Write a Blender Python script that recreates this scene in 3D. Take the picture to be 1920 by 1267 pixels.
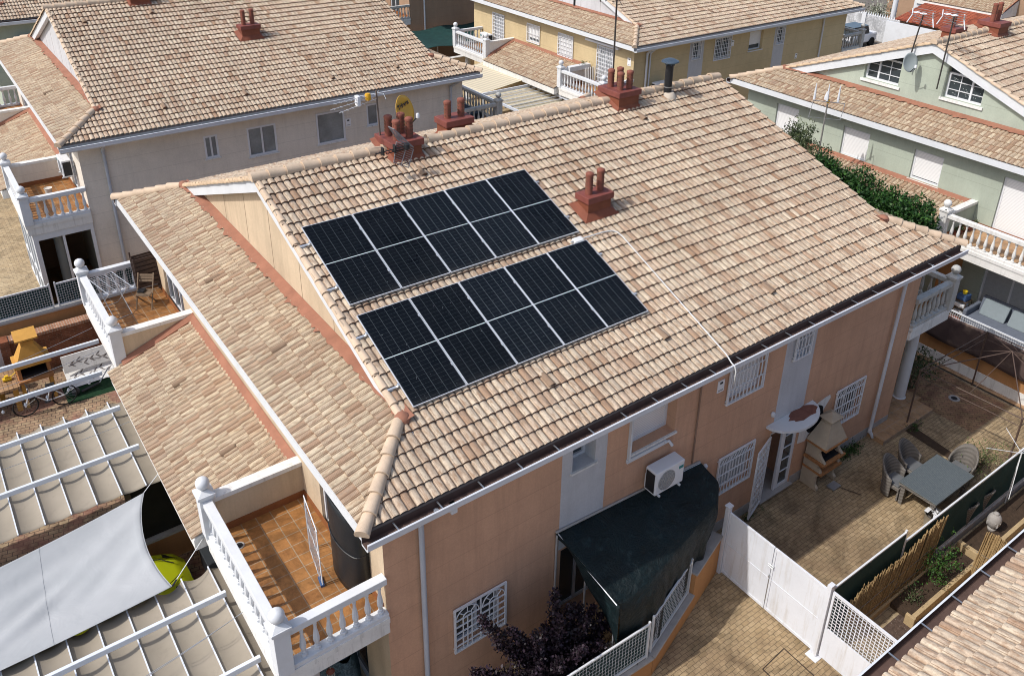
import bpy, bmesh, math, random
import numpy as np
from mathutils import Vector, Matrix
rad = math.radians
rng = random.Random(7)
for o in list(bpy.data.objects):
    bpy.data.objects.remove(o)
SC = bpy.context.scene
COL = SC.collection

# ------------------------------------------------------------------ camera, sky, sun, exposure
cd = bpy.data.cameras.new("camera")
cam = bpy.data.objects.new("camera", cd)
COL.objects.link(cam)
cam.location = (-5.70360464, -9.58823968, 16.44703662)
cam.rotation_euler = (rad(64.40578303), rad(-1.06800081), rad(-36.33473917))
cd.sensor_width = 36.0
cd.lens = 1618.0489711976434 / 1920 * 36.0
cd.shift_x = -24.5433 / 1920
cd.shift_y = -217.5556 / 1920
cd.clip_start = 0.1
cd.clip_end = 600
SC.camera = cam

SUN = Vector((-0.85, 0.17, 1.0)).normalized()
w = bpy.data.worlds.new("World")
SC.world = w
w.use_nodes = True
nt = w.node_tree
bg = nt.nodes["Background"]
sky = nt.nodes.new("ShaderNodeTexSky")
sky.sky_type = 'NISHITA'
sky.sun_disc = False
sky.sun_elevation = math.asin(SUN.z)
sky.sun_rotation = math.atan2(SUN.x, SUN.y)
sky.air_density = 1.0
sky.dust_density = 2.5
sky.ozone_density = 1.0
nt.links.new(sky.outputs[0], bg.inputs[0])
bg.inputs[1].default_value = 0.15
sd = bpy.data.lights.new("sun", 'SUN')
sd.energy = 2.85
sd.angle = rad(0.6)
sd.color = (1.0, 0.965, 0.92)
so = bpy.data.objects.new("sun", sd)
COL.objects.link(so)
so.location = (-20, 5, 30)
so.rotation_euler = SUN.to_track_quat('Z', 'Y').to_euler()
SC.view_settings.view_transform = 'Standard'
SC.view_settings.look = 'None'
SC.view_settings.exposure = 0.33
SC.view_settings.gamma = 1.0
SC.view_settings.use_curve_mapping = False
SC.cycles.filter_width = 1.0

# ------------------------------------------------------------------ object helpers
def thing(name, label, cat, loc=(0, 0, 0), group=None, rot=None):
    o = bpy.data.objects.new(name, None)
    COL.objects.link(o)
    o.location = loc
    if rot: o.rotation_euler = rot
    o.empty_display_size = 0.2
    o['label'] = label; o['category'] = cat
    if group: o['group'] = group
    return o

def tag(o, label, cat, group=None):
    o['label'] = label; o['category'] = cat
    if group: o['group'] = group
    return o

class MB:
    """collects shapes; root: object whose location is subtracted; fr: local frame (O,A,N,Z)"""
    def __init__(s, root=None, fr=None):
        s.off = Vector(root.location) if root is not None else Vector((0, 0, 0))
        s.fr = fr; s.v = []; s.f = []; s.m = []
    def P(s, p):
        p = Vector(p)
        if s.fr:
            O, A, N, Z = s.fr
            p = O + A * p.x + N * p.y + Z * p.z
        return tuple(p - s.off)
    def add(s, vs, fs, mi=0):
        b = len(s.v)
        s.v += [s.P(p) for p in vs]
        s.f += [tuple(b + i for i in f) for f in fs]
        s.m += [mi] * len(fs)
        return s
    def box(s, a, b, mi=0):
        x0, y0, z0 = a; x1, y1, z1 = b
        return s.add([(x0,y0,z0),(x1,y0,z0),(x1,y1,z0),(x0,y1,z0),(x0,y0,z1),(x1,y0,z1),(x1,y1,z1),(x0,y1,z1)],
              [(0,3,2,1),(4,5,6,7),(0,1,5,4),(1,2,6,5),(2,3,7,6),(3,0,4,7)], mi)
    def frus(s, c, a, b, z0, z1, mi=0):
        """tapered block: half sizes a (bottom) and b (top), centre c"""
        cx, cy = c
        return s.add([(cx-a[0],cy-a[1],z0),(cx+a[0],cy-a[1],z0),(cx+a[0],cy+a[1],z0),(cx-a[0],cy+a[1],z0),
                      (cx-b[0],cy-b[1],z1),(cx+b[0],cy-b[1],z1),(cx+b[0],cy+b[1],z1),(cx-b[0],cy+b[1],z1)],
              [(0,3,2,1),(4,5,6,7),(0,1,5,4),(1,2,6,5),(2,3,7,6),(3,0,4,7)], mi)
    def face(s, pts, mi=0):
        return s.add(pts, [tuple(range(len(pts)))], mi)
    def ext(s, pts, vec, mi=0):
        n = len(pts); vec = Vector(vec)
        return s.add(list(pts) + [tuple(Vector(p) + vec) for p in pts],
              [tuple(range(n)), tuple(range(2*n-1, n-1, -1))] + [(i, (i+1) % n, n+(i+1) % n, n+i) for i in range(n)], mi)
    def tube(s, pts, r, n=6, mi=0):
        pts = [Vector(p) for p in pts]; vs = []; fs = []
        for i, p in enumerate(pts):
            d = (pts[min(i+1, len(pts)-1)] - pts[max(i-1, 0)]).normalized()
            u = d.orthogonal().normalized() if i == 0 else (u - d * u.dot(d)).normalized()
            w_ = d.cross(u)
            rr = r[i] if isinstance(r, (list, tuple)) else r
            for k in range(n):
                a = 2 * math.pi * k / n
                vs.append(p + (u * math.cos(a) + w_ * math.sin(a)) * rr)
        for i in range(len(pts)-1):
            for k in range(n):
                fs.append((i*n+k, i*n+(k+1) % n, (i+1)*n+(k+1) % n, (i+1)*n+k))
        fs.append(tuple(range(n-1, -1, -1))); fs.append(tuple((len(pts)-1)*n+k for k in range(n)))
        return s.add(vs, fs, mi)
    def bar(s, p, q, wd, h, mi=0):
        """square bar from p to q"""
        p = Vector(p); q = Vector(q); d = (q-p).normalized()
        up = Vector((0,0,1)) if abs(d.z) < 0.95 else Vector((1,0,0))
        sd_ = d.cross(up).normalized(); up = sd_.cross(d)
        vs = []
        for e in (p, q):
            for a, b in ((-1,-1),(1,-1),(1,1),(-1,1)):
                vs.append(e + sd_*a*wd/2 + up*b*h/2)
        return s.add(vs, [(3,2,1,0),(4,5,6,7),(0,1,5,4),(1,2,6,5),(2,3,7,6),(3,0,4,7)], mi)
    def lathe(s, c, prof, n=12, mi=0, sq=1.0):
        vs = []; fs = []; c = Vector(c)
        for r, z in prof:
            for k in range(n):
                a = 2*math.pi*k/n
                vs.append(c + Vector((r*math.cos(a), r*math.sin(a)*sq, z)))
        for i in range(len(prof)-1):
            for k in range(n):
                fs.append((i*n+k, i*n+(k+1) % n, (i+1)*n+(k+1) % n, (i+1)*n+k))
        fs.append(tuple(range(n-1,-1,-1))); fs.append(tuple((len(prof)-1)*n+k for k in range(n)))
        return s.add(vs, fs, mi)
    def grid(s, fn, nu, nv, mi=0):
        vs = [fn(i/nu, j/nv) for j in range(nv+1) for i in range(nu+1)]
        fs = [(j*(nu+1)+i, j*(nu+1)+i+1, (j+1)*(nu+1)+i+1, (j+1)*(nu+1)+i) for j in range(nv) for i in range(nu)]
        return s.add(vs, fs, mi)
    def build(s, name, mats, parent=None, smooth=False, recalc=True, thick=0, bevel=0):
        me = bpy.data.meshes.new(name)
        me.from_pydata(s.v, [], s.f)
        if not isinstance(mats, (list, tuple)): mats = [mats]
        for m in mats: me.materials.append(m)
        if len(mats) > 1: me.polygons.foreach_set('material_index', s.m)
        if recalc:
            b = bmesh.new(); b.from_mesh(me)
            bmesh.ops.recalc_face_normals(b, faces=b.faces)
            b.to_mesh(me); b.free()
        if smooth:
            me.polygons.foreach_set('use_smooth', [True]*len(me.polygons))
            if hasattr(me, 'set_sharp_from_angle'): me.set_sharp_from_angle(angle=rad(40))
        me.update()
        o = bpy.data.objects.new(name, me); COL.objects.link(o)
        if parent is not None: o.parent = parent
        if thick:
            md = o.modifiers.new('solid', 'SOLIDIFY'); md.thickness = thick; md.offset = 0
        if bevel:
            md = o.modifiers.new('bevel', 'BEVEL'); md.width = bevel; md.segments = 2; md.limit_method = 'ANGLE'
        return o

def dup(o, parent, loc=None, rot=None):
    c = o.copy(); COL.objects.link(c); c.parent = parent
    if loc is not None: c.location = loc
    if rot is not None: c.rotation_euler = rot
    return c

def kind(o, k='structure'):
    o['kind'] = k
    return o

# ------------------------------------------------------------------ materials
MATS = {}
def _new(name):
    m = bpy.data.materials.new(name); m.use_nodes = True
    n = m.node_tree.nodes; l = m.node_tree.links
    b = n['Principled BSDF']
    return m, n, l, b
def c4(c): return (c[0], c[1], c[2], 1)
def sc(c, k): return tuple(max(0, min(1, x*k)) for x in c)
def nz(n, l, scale, detail=4, vec=None, rough=.6, dist=0):
    t = n.new('ShaderNodeTexNoise'); t.inputs['Scale'].default_value = scale
    t.inputs['Detail'].default_value = detail; t.inputs['Roughness'].default_value = rough
    t.inputs['Distortion'].default_value = dist
    if vec is not None: l.new(vec, t.inputs['Vector'])
    return t.outputs['Fac']
def rmp(n, l, fac, stops, interp='LINEAR'):
    r = n.new('ShaderNodeValToRGB'); l.new(fac, r.inputs[0]); cr = r.color_ramp; cr.interpolation = interp
    while len(cr.elements) < len(stops): cr.elements.new(0.5)
    for e, (p, c) in zip(cr.elements, stops):
        e.position = p; e.color = c4(c) if isinstance(c, tuple) else (c, c, c, 1)
    return r.outputs[0]
def mix(n, l, a, b, fac, mode='MIX'):
    x = n.new('ShaderNodeMix'); x.data_type = 'RGBA'; x.blend_type = mode
    for s_, v_ in ((x.inputs[0], fac), (x.inputs[6], a), (x.inputs[7], b)):
        if hasattr(v_, 'links'): l.new(v_, s_)
        elif isinstance(v_, tuple): s_.default_value = c4(v_)
        else: s_.default_value = v_
    return x.outputs[2]
def mth(n, l, op, a, b=None, c=None):
    x = n.new('ShaderNodeMath'); x.operation = op
    for i, v_ in enumerate((a, b, c)):
        if v_ is None: continue
        if hasattr(v_, 'links'): l.new(v_, x.inputs[i])
        else: x.inputs[i].default_value = v_
    return x.outputs[0]
def bump(n, l, b, h, strength, dist=.01):
    x = n.new('ShaderNodeBump'); x.inputs['Strength'].default_value = strength; x.inputs['Distance'].default_value = dist
    l.new(h, x.inputs['Height']); l.new(x.outputs[0], b.inputs['Normal'])
def pos(n):
    return n.new('ShaderNodeNewGeometry').outputs['Position']
def M(name, col, rough=.8, var=.12, scale=2.5, bmp=.15, bs=60, metal=0, dirt=0, dirtcol=(.12,.09,.06), spec=.3, speck=0, streak=False):
    if name in MATS: return MATS[name]
    m, n, l, b = _new(name); p = pos(n)
    f = nz(n, l, scale, 5, p)
    c = rmp(n, l, f, [(.25, sc(col, 1-var)), (.75, sc(col, 1+var))])
    f2 = nz(n, l, scale*9, 3, p)
    c = mix(n, l, c, rmp(n, l, f2, [(.3, .80), (.7, 1.0)]), .6*min(1, var*4), 'MULTIPLY')
    if dirt:
        pv = p
        if streak:
            mp = n.new('ShaderNodeMapping'); mp.inputs['Scale'].default_value = (6, 6, .5); l.new(p, mp.inputs[0]); pv = mp.outputs[0]
        f3 = nz(n, l, 1.3, 6, pv, .7)
        c = mix(n, l, c, dirtcol, rmp(n, l, f3, [(.52, 0.0), (.75, float(dirt))]))
    if speck:
        f4 = nz(n, l, 45, 2, p)
        c = mix(n, l, c, dirtcol, rmp(n, l, f4, [(.66, 0.0), (.74, float(speck))]))
    l.new(c, b.inputs['Base Color'])
    b.inputs['Roughness'].default_value = rough; b.inputs['Metallic'].default_value = metal
    b.inputs['Specular IOR Level'].default_value = spec
    if bmp: bump(n, l, b, nz(n, l, bs, 3, p), bmp)
    MATS[name] = m
    return m

def wallmat(name, col, zstep=.62, z0=.1, dirt=.25, top=None):
    """rendered wall with fine horizontal score lines and rain streaks"""
    m, n, l, b = _new(name); p = pos(n)
    f = nz(n, l, .5, 7, p, .65)
    c = rmp(n, l, f, [(.32, sc(col, .84)), (.5, sc(col, .97)), (.68, sc(col, 1.07))])
    f2 = nz(n, l, 25, 3, p)
    c = mix(n, l, c, rmp(n, l, f2, [(.3, .88), (.7, 1.0)]), .8, 'MULTIPLY')
    mp = n.new('ShaderNodeMapping'); mp.inputs['Scale'].default_value = (3, 3, .25); l.new(p, mp.inputs[0])
    f3 = nz(n, l, 1.2, 5, mp.outputs[0], .7)
    c = mix(n, l, c, sc(col, .55), rmp(n, l, f3, [(.46, 0.0), (.72, float(dirt))]))
    sx = n.new('ShaderNodeSeparateXYZ'); l.new(p, sx.inputs[0])
    q = mth(n, l, 'FRACT', mth(n, l, 'DIVIDE', mth(n, l, 'SUBTRACT', sx.outputs[2], z0), zstep))
    ln = mth(n, l, 'LESS_THAN', q, .025)
    c = mix(n, l, c, sc(col, .62), mth(n, l, 'MULTIPLY', ln, .55))
    l.new(c, b.inputs['Base Color']); b.inputs['Roughness'].default_value = .9
    b.inputs['Specular IOR Level'].default_value = .2
    bump(n, l, b, nz(n, l, 90, 3, p), .25, .006)
    MATS[name] = m
    return m

def tilemat(name, seed, cols, gr=.55, smud=(.25, .195, .15), ribs=False):
    m, n, l, b = _new(name)
    uv = n.new('ShaderNodeUVMap').outputs[0]
    sx = n.new('ShaderNodeSeparateXYZ'); l.new(uv, sx.inputs[0])
    iu = mth(n, l, 'FLOOR', sx.outputs[0]); iv = mth(n, l, 'FLOOR', sx.outputs[1])
    cb = n.new('ShaderNodeCombineXYZ'); l.new(iu, cb.inputs[0]); l.new(iv, cb.inputs[1]); cb.inputs[2].default_value = seed
    wn = n.new('ShaderNodeTexWhiteNoise'); wn.noise_dimensions = '3D'; l.new(cb.outputs[0], wn.inputs['Vector'])
    c = rmp(n, l, wn.outputs['Value'], cols)
    # flamed burn marks that run along each tile
    ad = n.new('ShaderNodeVectorMath'); ad.operation = 'MULTIPLY_ADD'
    l.new(wn.outputs['Color'], ad.inputs[0]); ad.inputs[1].default_value = (37, 37, 37); l.new(uv, ad.inputs[2])
    mp = n.new('ShaderNodeMapping'); mp.inputs['Scale'].default_value = (1.5, .9, 1); l.new(ad.outputs[0], mp.inputs[0])
    f = nz(n, l, 1.5, 5, mp.outputs[0], .65)
    c = mix(n, l, c, (.30, .175, .10), rmp(n, l, f, [(.46, 0.0), (.70, .95)]))
    f2 = nz(n, l, 1.7, 5, mp.outputs[0], .7, .5)
    c = mix(n, l, c, smud, rmp(n, l, f2, [(.48, 0.0), (.70, .75)]))
    p = pos(n)
    f3 = nz(n, l, .35, 4, p)
    c = mix(n, l, c, rmp(n, l, f3, [(.3, .84), (.7, 1.08)]), 1.0, 'MULTIPLY')
    f5 = nz(n, l, 34, 3, p)
    c = mix(n, l, c, rmp(n, l, f5, [(.32, .78), (.6, 1.0)]), .9, 'MULTIPLY')
    mp2 = n.new('ShaderNodeMapping'); mp2.inputs['Scale'].default_value = (.35, .06, 1); l.new(uv, mp2.inputs[0])
    c = mix(n, l, c, (.30, .245, .19), rmp(n, l, nz(n, l, 2.0, 6, mp2.outputs[0], .75), [(.48, 0.0), (.72, .55)]))
    fu = mth(n, l, 'FRACT', sx.outputs[0])
    e = mth(n, l, 'ABSOLUTE', mth(n, l, 'SUBTRACT', fu, .5))
    c = mix(n, l, c, (.15, .09, .055), rmp(n, l, e, [(.40, 0.0), (.475, gr*1.25)]))
    par = mth(n, l, 'GREATER_THAN', mth(n, l, 'FRACT', mth(n, l, 'MULTIPLY', mth(n, l, 'ADD', iu, iv), .5)), .25)
    l1 = mth(n, l, 'LESS_THAN', mth(n, l, 'ABSOLUTE', mth(n, l, 'SUBTRACT', fu, .82)), .034)
    l2 = mth(n, l, 'LESS_THAN', mth(n, l, 'ABSOLUTE', mth(n, l, 'SUBTRACT', fu, .20)), .030)
    c = mix(n, l, c, (.17, .105, .065), mth(n, l, 'MULTIPLY', mth(n, l, 'MULTIPLY', mth(n, l, 'MAXIMUM', l1, mth(n, l, 'MULTIPLY', l2, .8)), par), gr*1.25))
    if ribs:
        for q_ in (.38, .56, .70):
            l3 = mth(n, l, 'LESS_THAN', mth(n, l, 'ABSOLUTE', mth(n, l, 'SUBTRACT', fu, q_)), .030)
            c = mix(n, l, c, (.19, .12, .08), mth(n, l, 'MULTIPLY', mth(n, l, 'MULTIPLY', l3, par), .62))
    l.new(c, b.inputs['Base Color']); b.inputs['Roughness'].default_value = .85
    b.inputs['Specular IOR Level'].default_value = .25
    bump(n, l, b, nz(n, l, 70, 4, p), .3, .006)
    MATS[name] = m
    return m
TC = [(0.0, (.575, .47, .345)), (.35, (.62, .515, .385)), (.6, (.565, .44, .32)), (.78, (.58, .46, .34)), (.90, (.47, .335, .235)), (1.0, (.36, .225, .14))]
TC2 = [(0.0, (.54, .44, .305)), (.4, (.59, .49, .35)), (.7, (.51, .41, .29)), (.9, (.42, .30, .205)), (1.0, (.35, .225, .145))]
mTile = tilemat('roof_tile', 3.0, TC)
mTileS = tilemat('roof_tile_sandy', 11.0, TC2, .75, (.25, .195, .14), True)
mGapLit = M('tile_gap_lit', (.34,.23,.15), .95, .3, 6, 0)  # sunlit copy of the gap: light on the side-slope risers put into its colour
mGap = M('tile_gap', (.15, .08, .05), .95, .3, 6, 0)  # dark copy: shade of the hollow tile ends put into the colour
mCap = M('ridge_tile', (.56, .43, .31), .9, .16, 3, .3, 50, dirt=.5, dirtcol=(.26,.19,.13), speck=.5)
mCapY = M('verge_tile_ochre', (.52, .38, .25), .85, .25, 6, .3, 50)

def paver(name, c1, c2, mort, bw=.21, bh=.105, rot=0, dirt=.5, dirtc=(.13,.075,.045), off=.5, gap=.008, red=None, ds=.45, bstr=.4, rough=.85, dthr=.5, wob=0.0):
    m, n, l, b = _new(name); p = pos(n)
    mp = n.new('ShaderNodeMapping'); mp.inputs['Rotation'].default_value = (0, 0, rot)
    # slight wobble of the joints
    wt = n.new('ShaderNodeTexNoise'); wt.inputs['Scale'].default_value = 5; wt.inputs['Detail'].default_value = 2; l.new(p, wt.inputs['Vector'])
    wa = n.new('ShaderNodeVectorMath'); wa.operation = 'MULTIPLY_ADD'; l.new(wt.outputs['Color'], wa.inputs[0]); wa.inputs[1].default_value = (wob,)*3; l.new(p, wa.inputs[2]); l.new(wa.outputs[0], mp.inputs[0])
    bt = n.new('ShaderNodeTexBrick'); l.new(mp.outputs[0], bt.inputs['Vector'])
    bt.inputs['Scale'].default_value = 1.0; bt.inputs['Brick Width'].default_value = bw; bt.inputs['Row Height'].default_value = bh
    bt.inputs['Mortar Size'].default_value = gap; bt.inputs['Mortar Smooth'].default_value = .3
    bt.inputs['Bias'].default_value = 0; bt.offset = off
    bt.inputs['Color1'].default_value = c4(c1); bt.inputs['Color2'].default_value = c4(c2); bt.inputs['Mortar'].default_value = c4(mort)
    c = bt.outputs['Color']
    f = nz(n, l, ds, 7, p, .7, .6)
    if red:
        fr_ = nz(n, l, 1.1, 3, p)
        c = mix(n, l, c, red, rmp(n, l, fr_, [(.5, 0.0), (.58, .7)]))
    c = mix(n, l, c, dirtc, rmp(n, l, f, [(dthr, 0.0), (dthr+.22, float(dirt))]))
    c = mix(n, l, c, rmp(n, l, nz(n, l, 8, 5, p, .7), [(.3, .68), (.65, 1.0)]), .8, 'MULTIPLY')
    c = mix(n, l, c, rmp(n, l, nz(n, l, 1.1, 7, p, .75, 1.0), [(.40, .50), (.56, 1.0)]), .75, 'MULTIPLY')
    l.new(c, b.inputs['Base Color']); b.inputs['Roughness'].default_value = rough
    b.inputs['Specular IOR Level'].default_value = .25
    h = mth(n, l, 'ADD', mth(n, l, 'MULTIPLY', bt.outputs['Fac'], -1.0), mth(n, l, 'MULTIPLY', nz(n, l, 60, 3, p), .25))
    bump(n, l, b, h, bstr, .008)
    MATS[name] = m
    return m

mWhite = M('white_paint', (.62, .635, .65), .6, .05, 2, .12, 80, dirt=.22, dirtcol=(.36,.33,.29), speck=.12)
mWhiteOld = M('weathered_white', (.70, .69, .66), .8, .08, 3, .2, 60, dirt=.55, dirtcol=(.25,.23,.20), speck=.5, streak=True)
mWhiteClean = M('white_lacquer', (.68, .69, .71), .35, .03, 2, 0, spec=.5)
mBal = M('baluster_white', (.62, .62, .62), .7, .07, 5, .2, 80, dirt=.35, dirtcol=(.30,.27,.24), speck=.25)
mBalGrey = M('baluster_grey', (.45, .44, .41), .8, .12, 4, .25, 80, dirt=.7, dirtcol=(.15,.14,.12), speck=.5, streak=True)
mGutter = M('white_gutter', (.60, .62, .65), .35, .08, 1.5, 0, spec=.5, dirt=.4, dirtcol=(.38,.36,.33))
mGutIn = M('gutter_brown', (.10, .062, .05), .7, .25, 4, .1)
mEaveB = M('eave_board_grey', (.20,.16,.14), .8, .15, 4, .1)
mGutGrey = M('gutter_grey', (.34,.34,.34), .6, .15, 2, 0)
mGreyTrim = M('grey_downpipe', (.42, .45, .50), .4, .06, 2, 0, spec=.5)
mRed = M('terracotta_paint', (.20, .056, .042), .6, .25, 4, .3, 40, dirt=.6, dirtcol=(.085,.035,.028), speck=.35, spec=.4)
mPot = M('clay_pot', (.23, .078, .052), .75, .25, 6, .3, 50, dirt=.6, dirtcol=(.09,.04,.03))
mFlash = M('flashing_paint', (.30, .135, .085), .8, .18, 3, .3, 40, dirt=.5, dirtcol=(.22,.10,.065), speck=.35)
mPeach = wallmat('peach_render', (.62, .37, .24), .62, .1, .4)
mPeachLit = wallmat('peach_render_lit', (.58, .455, .315), 3.0, .1, .4)  # lit copy of the peach render: sunlight put into the colour
mCream = wallmat('pale_band_render', (.56, .56, .57), 9)
mGreyW = wallmat('greige_render', (.73, .665, .575))
mYellow = wallmat('yellow_render', (.58, .46, .27), .62, .1, .15)
mGreen = wallmat('mint_render', (.41, .455, .375), .8, .1, .2)
mBrownW = wallmat('brown_render', (.38, .25, .165))
mJoint = M('joint_line', (.22,.16,.11), .9)
mSoff = M('soffit', (.62, .58, .52), .8, .05)
mGlass, _n, _l, _b = _new('window_glass')
_b.inputs['Base Color'].default_value = (.045, .055, .06, 1); _b.inputs['Roughness'].default_value = .08
_b.inputs['Specular IOR Level'].default_value = .8
mCurt = M('net_curtain', (.42, .44, .45), .8, .1, 12, .2, 8)
mCurtG = M('glass_over_curtain', (.24, .265, .265), .12, .35, 1.2, 0, spec=.7)
mDark = M('dark_interior', (.03, .026, .022), .9, .1)
mConc = M('concrete_coping', (.36, .34, .32), .9, .12, 5, .3, 60, dirt=.5, dirtcol=(.16,.14,.12), speck=.4)
mSteel = M('galvanised_steel', (.45, .46, .47), .4, .1, 6, 0, metal=.8)
mBlack = M('black_metal', (.02, .02, .022), .45, .1, 4, 0)
mAlu = M('aluminium', (.62, .64, .66), .35, .04, 4, 0, metal=.6, spec=.5)
mGreenNet = M('green_netting', (.010, .042, .038), .85, .25, 3, .4, 160)
mFloor = paver('terrace_tiles', (.30, .135, .045), (.40, .19, .065), (.36, .27, .18), .30, .30, 0, .6, (.17,.065,.025), 0, .011, None, 1.6, .2, .5)
mFloor2 = paver('terrace_tiles_pale', (.42, .25, .13), (.46, .28, .15), (.40, .30, .22), .32, .32, 0, .35, (.24,.12,.05), 0, .009, None, 1.0, .2, .6)
mSkirting = M('skirting_tile', (.24, .09, .035), .5, .15, 4, .1)
# ------------------------------------------------------------------ roofs
TW, TL = .155, .322
S, T, ZE, INS = 1.57, .3817, 6.08, .55
PC, PS = math.cos(math.atan(T)), math.sin(math.atan(T))
XL = -S + INS
def tiled(name, parent, O, U, V, vmax, lohi, mats, seg=8, amp=.047, step=.030, jit=0.0):
    O, U, V = (np.array(x, float) for x in (O, U, V))
    N = np.cross(U, V); N /= np.linalg.norm(N)
    fr8 = [0, .07, .14, .28, .5, .72, .86, .93] if seg == 8 else [0, .12, .5, .88]
    ks = np.linspace(0, vmax, 200)
    lo_all = min(lohi(k)[0] for k in ks); hi_all = max(lohi(k)[1] for k in ks)
    i0, i1 = int(math.floor(lo_all/TW)), int(math.ceil(hi_all/TW))
    us = np.array([(i+f)*TW for i in range(i0, i1) for f in fr8] + [i1*TW])
    fu = (us/TW) - np.floor(us/TW + 1e-6)
    h = amp*np.sqrt(np.clip(1-np.abs((fu-.5)/.46)**2.2, 0, 1))
    rows = []; uvs = []; nC = int(math.ceil(vmax/TL))
    rr = np.random.RandomState(int(abs(O[0]*7+O[1]*3)) % 1000)
    tilt = rr.rand(nC+1, i1-i0)*.013
    dvj = (rr.rand(nC+1, i1-i0)-.5)*.018; shf = (rr.rand(nC+1)-.5)*.012
    it = np.clip((np.floor(us/TW+1e-6)-i0).astype(int), 0, i1-i0-1)
    for k in range(nC):
        for v, st, e in ((k*TL, step, 1e-3), (min((k+1)*TL, vmax), 0.0, -1e-3)):
            lo, hi = lohi(v)
            u = np.clip(us, lo, hi)
            hh = h*(1.0 if st else .93) + st + (tilt[k][it] if st else 0)
            dv = dvj[k][it] if (st and k) else 0*us
            un = np.clip(us+shf[k], lo, hi)
            rows.append(O + np.outer(un, U) + np.outer(v+dv, V) + np.outer(hh, N))
            uvs.append(np.stack([u/TW, np.full(len(u), v/TL+e)], 1))
    n = len(us); R2 = len(rows)
    rows += rows[:]; uvs += uvs[:]      # second copy of every row for the risers: keeps the tile faces' normals clean
    Vt = np.concatenate(rows); UV = np.concatenate(uvs)
    a = np.arange(n-1); fs = []; mi = []
    for r in range(2*nC-1):
        o_ = (R2*n if r % 2 else 0)
        q = np.stack([r*n+a, r*n+a+1, (r+1)*n+a+1, (r+1)*n+a], 1) + o_
        x0 = UV[q[:, 0], 0]; x1 = UV[q[:, 1], 0]
        q = q[(x1-x0) > 1e-5]
        fs.append(q); mi.append(np.full(len(q), r % 2))
    F = np.concatenate(fs); MI = np.concatenate(mi)
    me = bpy.data.meshes.new(name)
    me.vertices.add(len(Vt)); me.vertices.foreach_set('co', Vt.astype(np.float32).ravel())
    me.loops.add(F.size); me.loops.foreach_set('vertex_index', F.astype(np.int32).ravel())
    me.polygons.add(len(F)); me.polygons.foreach_set('loop_start', np.arange(0, F.size, 4, dtype=np.int32))
    me.polygons.foreach_set('material_index', MI.astype(np.int32))
    for m in mats: me.materials.append(m)
    ul = me.uv_layers.new(name='UVMap'); ul.data.foreach_set('uv', UV[F.ravel()].astype(np.float32).ravel())
    me.polygons.foreach_set('use_smooth', [i == 0 for i in MI.tolist()])
    me.update(calc_edges=True); me.validate()
    o = bpy.data.objects.new(name, me); COL.objects.link(o); o.parent = parent
    return o

def caps(name, parent, p0, p1, r=.115, L=.40, mat=None, r2=None, lump=True):
    """overlapping half-round tiles from the low end p0 to the high end p1"""
    p0 = Vector(p0); p1 = Vector(p1); d = (p1-p0); tot = d.length; d.normalize()
    sd_ = d.cross(Vector((0,0,1))).normalized(); up = sd_.cross(d).normalized()
    n = max(1, round(tot/L)); L = tot/n; mb = MB()
    R = random.Random(int(tot*100))
    for i in range(n):
        a = p0 + d*(i*L-.04); b = p0 + d*((i+1)*L)
        j = up*R.uniform(-.006, .006) + sd_*R.uniform(-.008, .008)
        vs = []; K = 10
        for q, rr_, hh in ((a, r*1.12, .028), (a, r*1.0, .0), (b, r*.92, .0)):
            if q is a and rr_ == r*1.0: q = a
            for k in range(K+1):
                t = math.pi*(-.08 + 1.16*k/K)
                vs.append(q + j + up*(hh+.0) + sd_*math.cos(t)*rr_ + up*math.sin(t)*rr_*.95)
        # outer shell from lip to upper end, plus end face
        fs = [(k, k+1, 2*(K+1)+k+1, 2*(K+1)+k) for k in range(K)]
        fs += [(k+1, k, (K+1)+k, (K+1)+k+1) for k in range(K)]
        mb.add(vs, fs)
        if i == 0: mb.face([vs[K+1+k] for k in range(K+1)])
    return mb.build(name, mat or mCap, parent, smooth=True, recalc=False)

def frame_front(y=INS): return (Vector((0, y, 0)), Vector((1,0,0)), Vector((0,-1,0)), Vector((0,0,1)))
def frame_left(x=XL): return (Vector((x, 0, 0)), Vector((0,1,0)), Vector((-1,0,0)), Vector((0,0,1)))
def frame_right(x): return (Vector((x, 0, 0)), Vector((0,1,0)), Vector((1,0,0)), Vector((0,0,1)))

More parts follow.
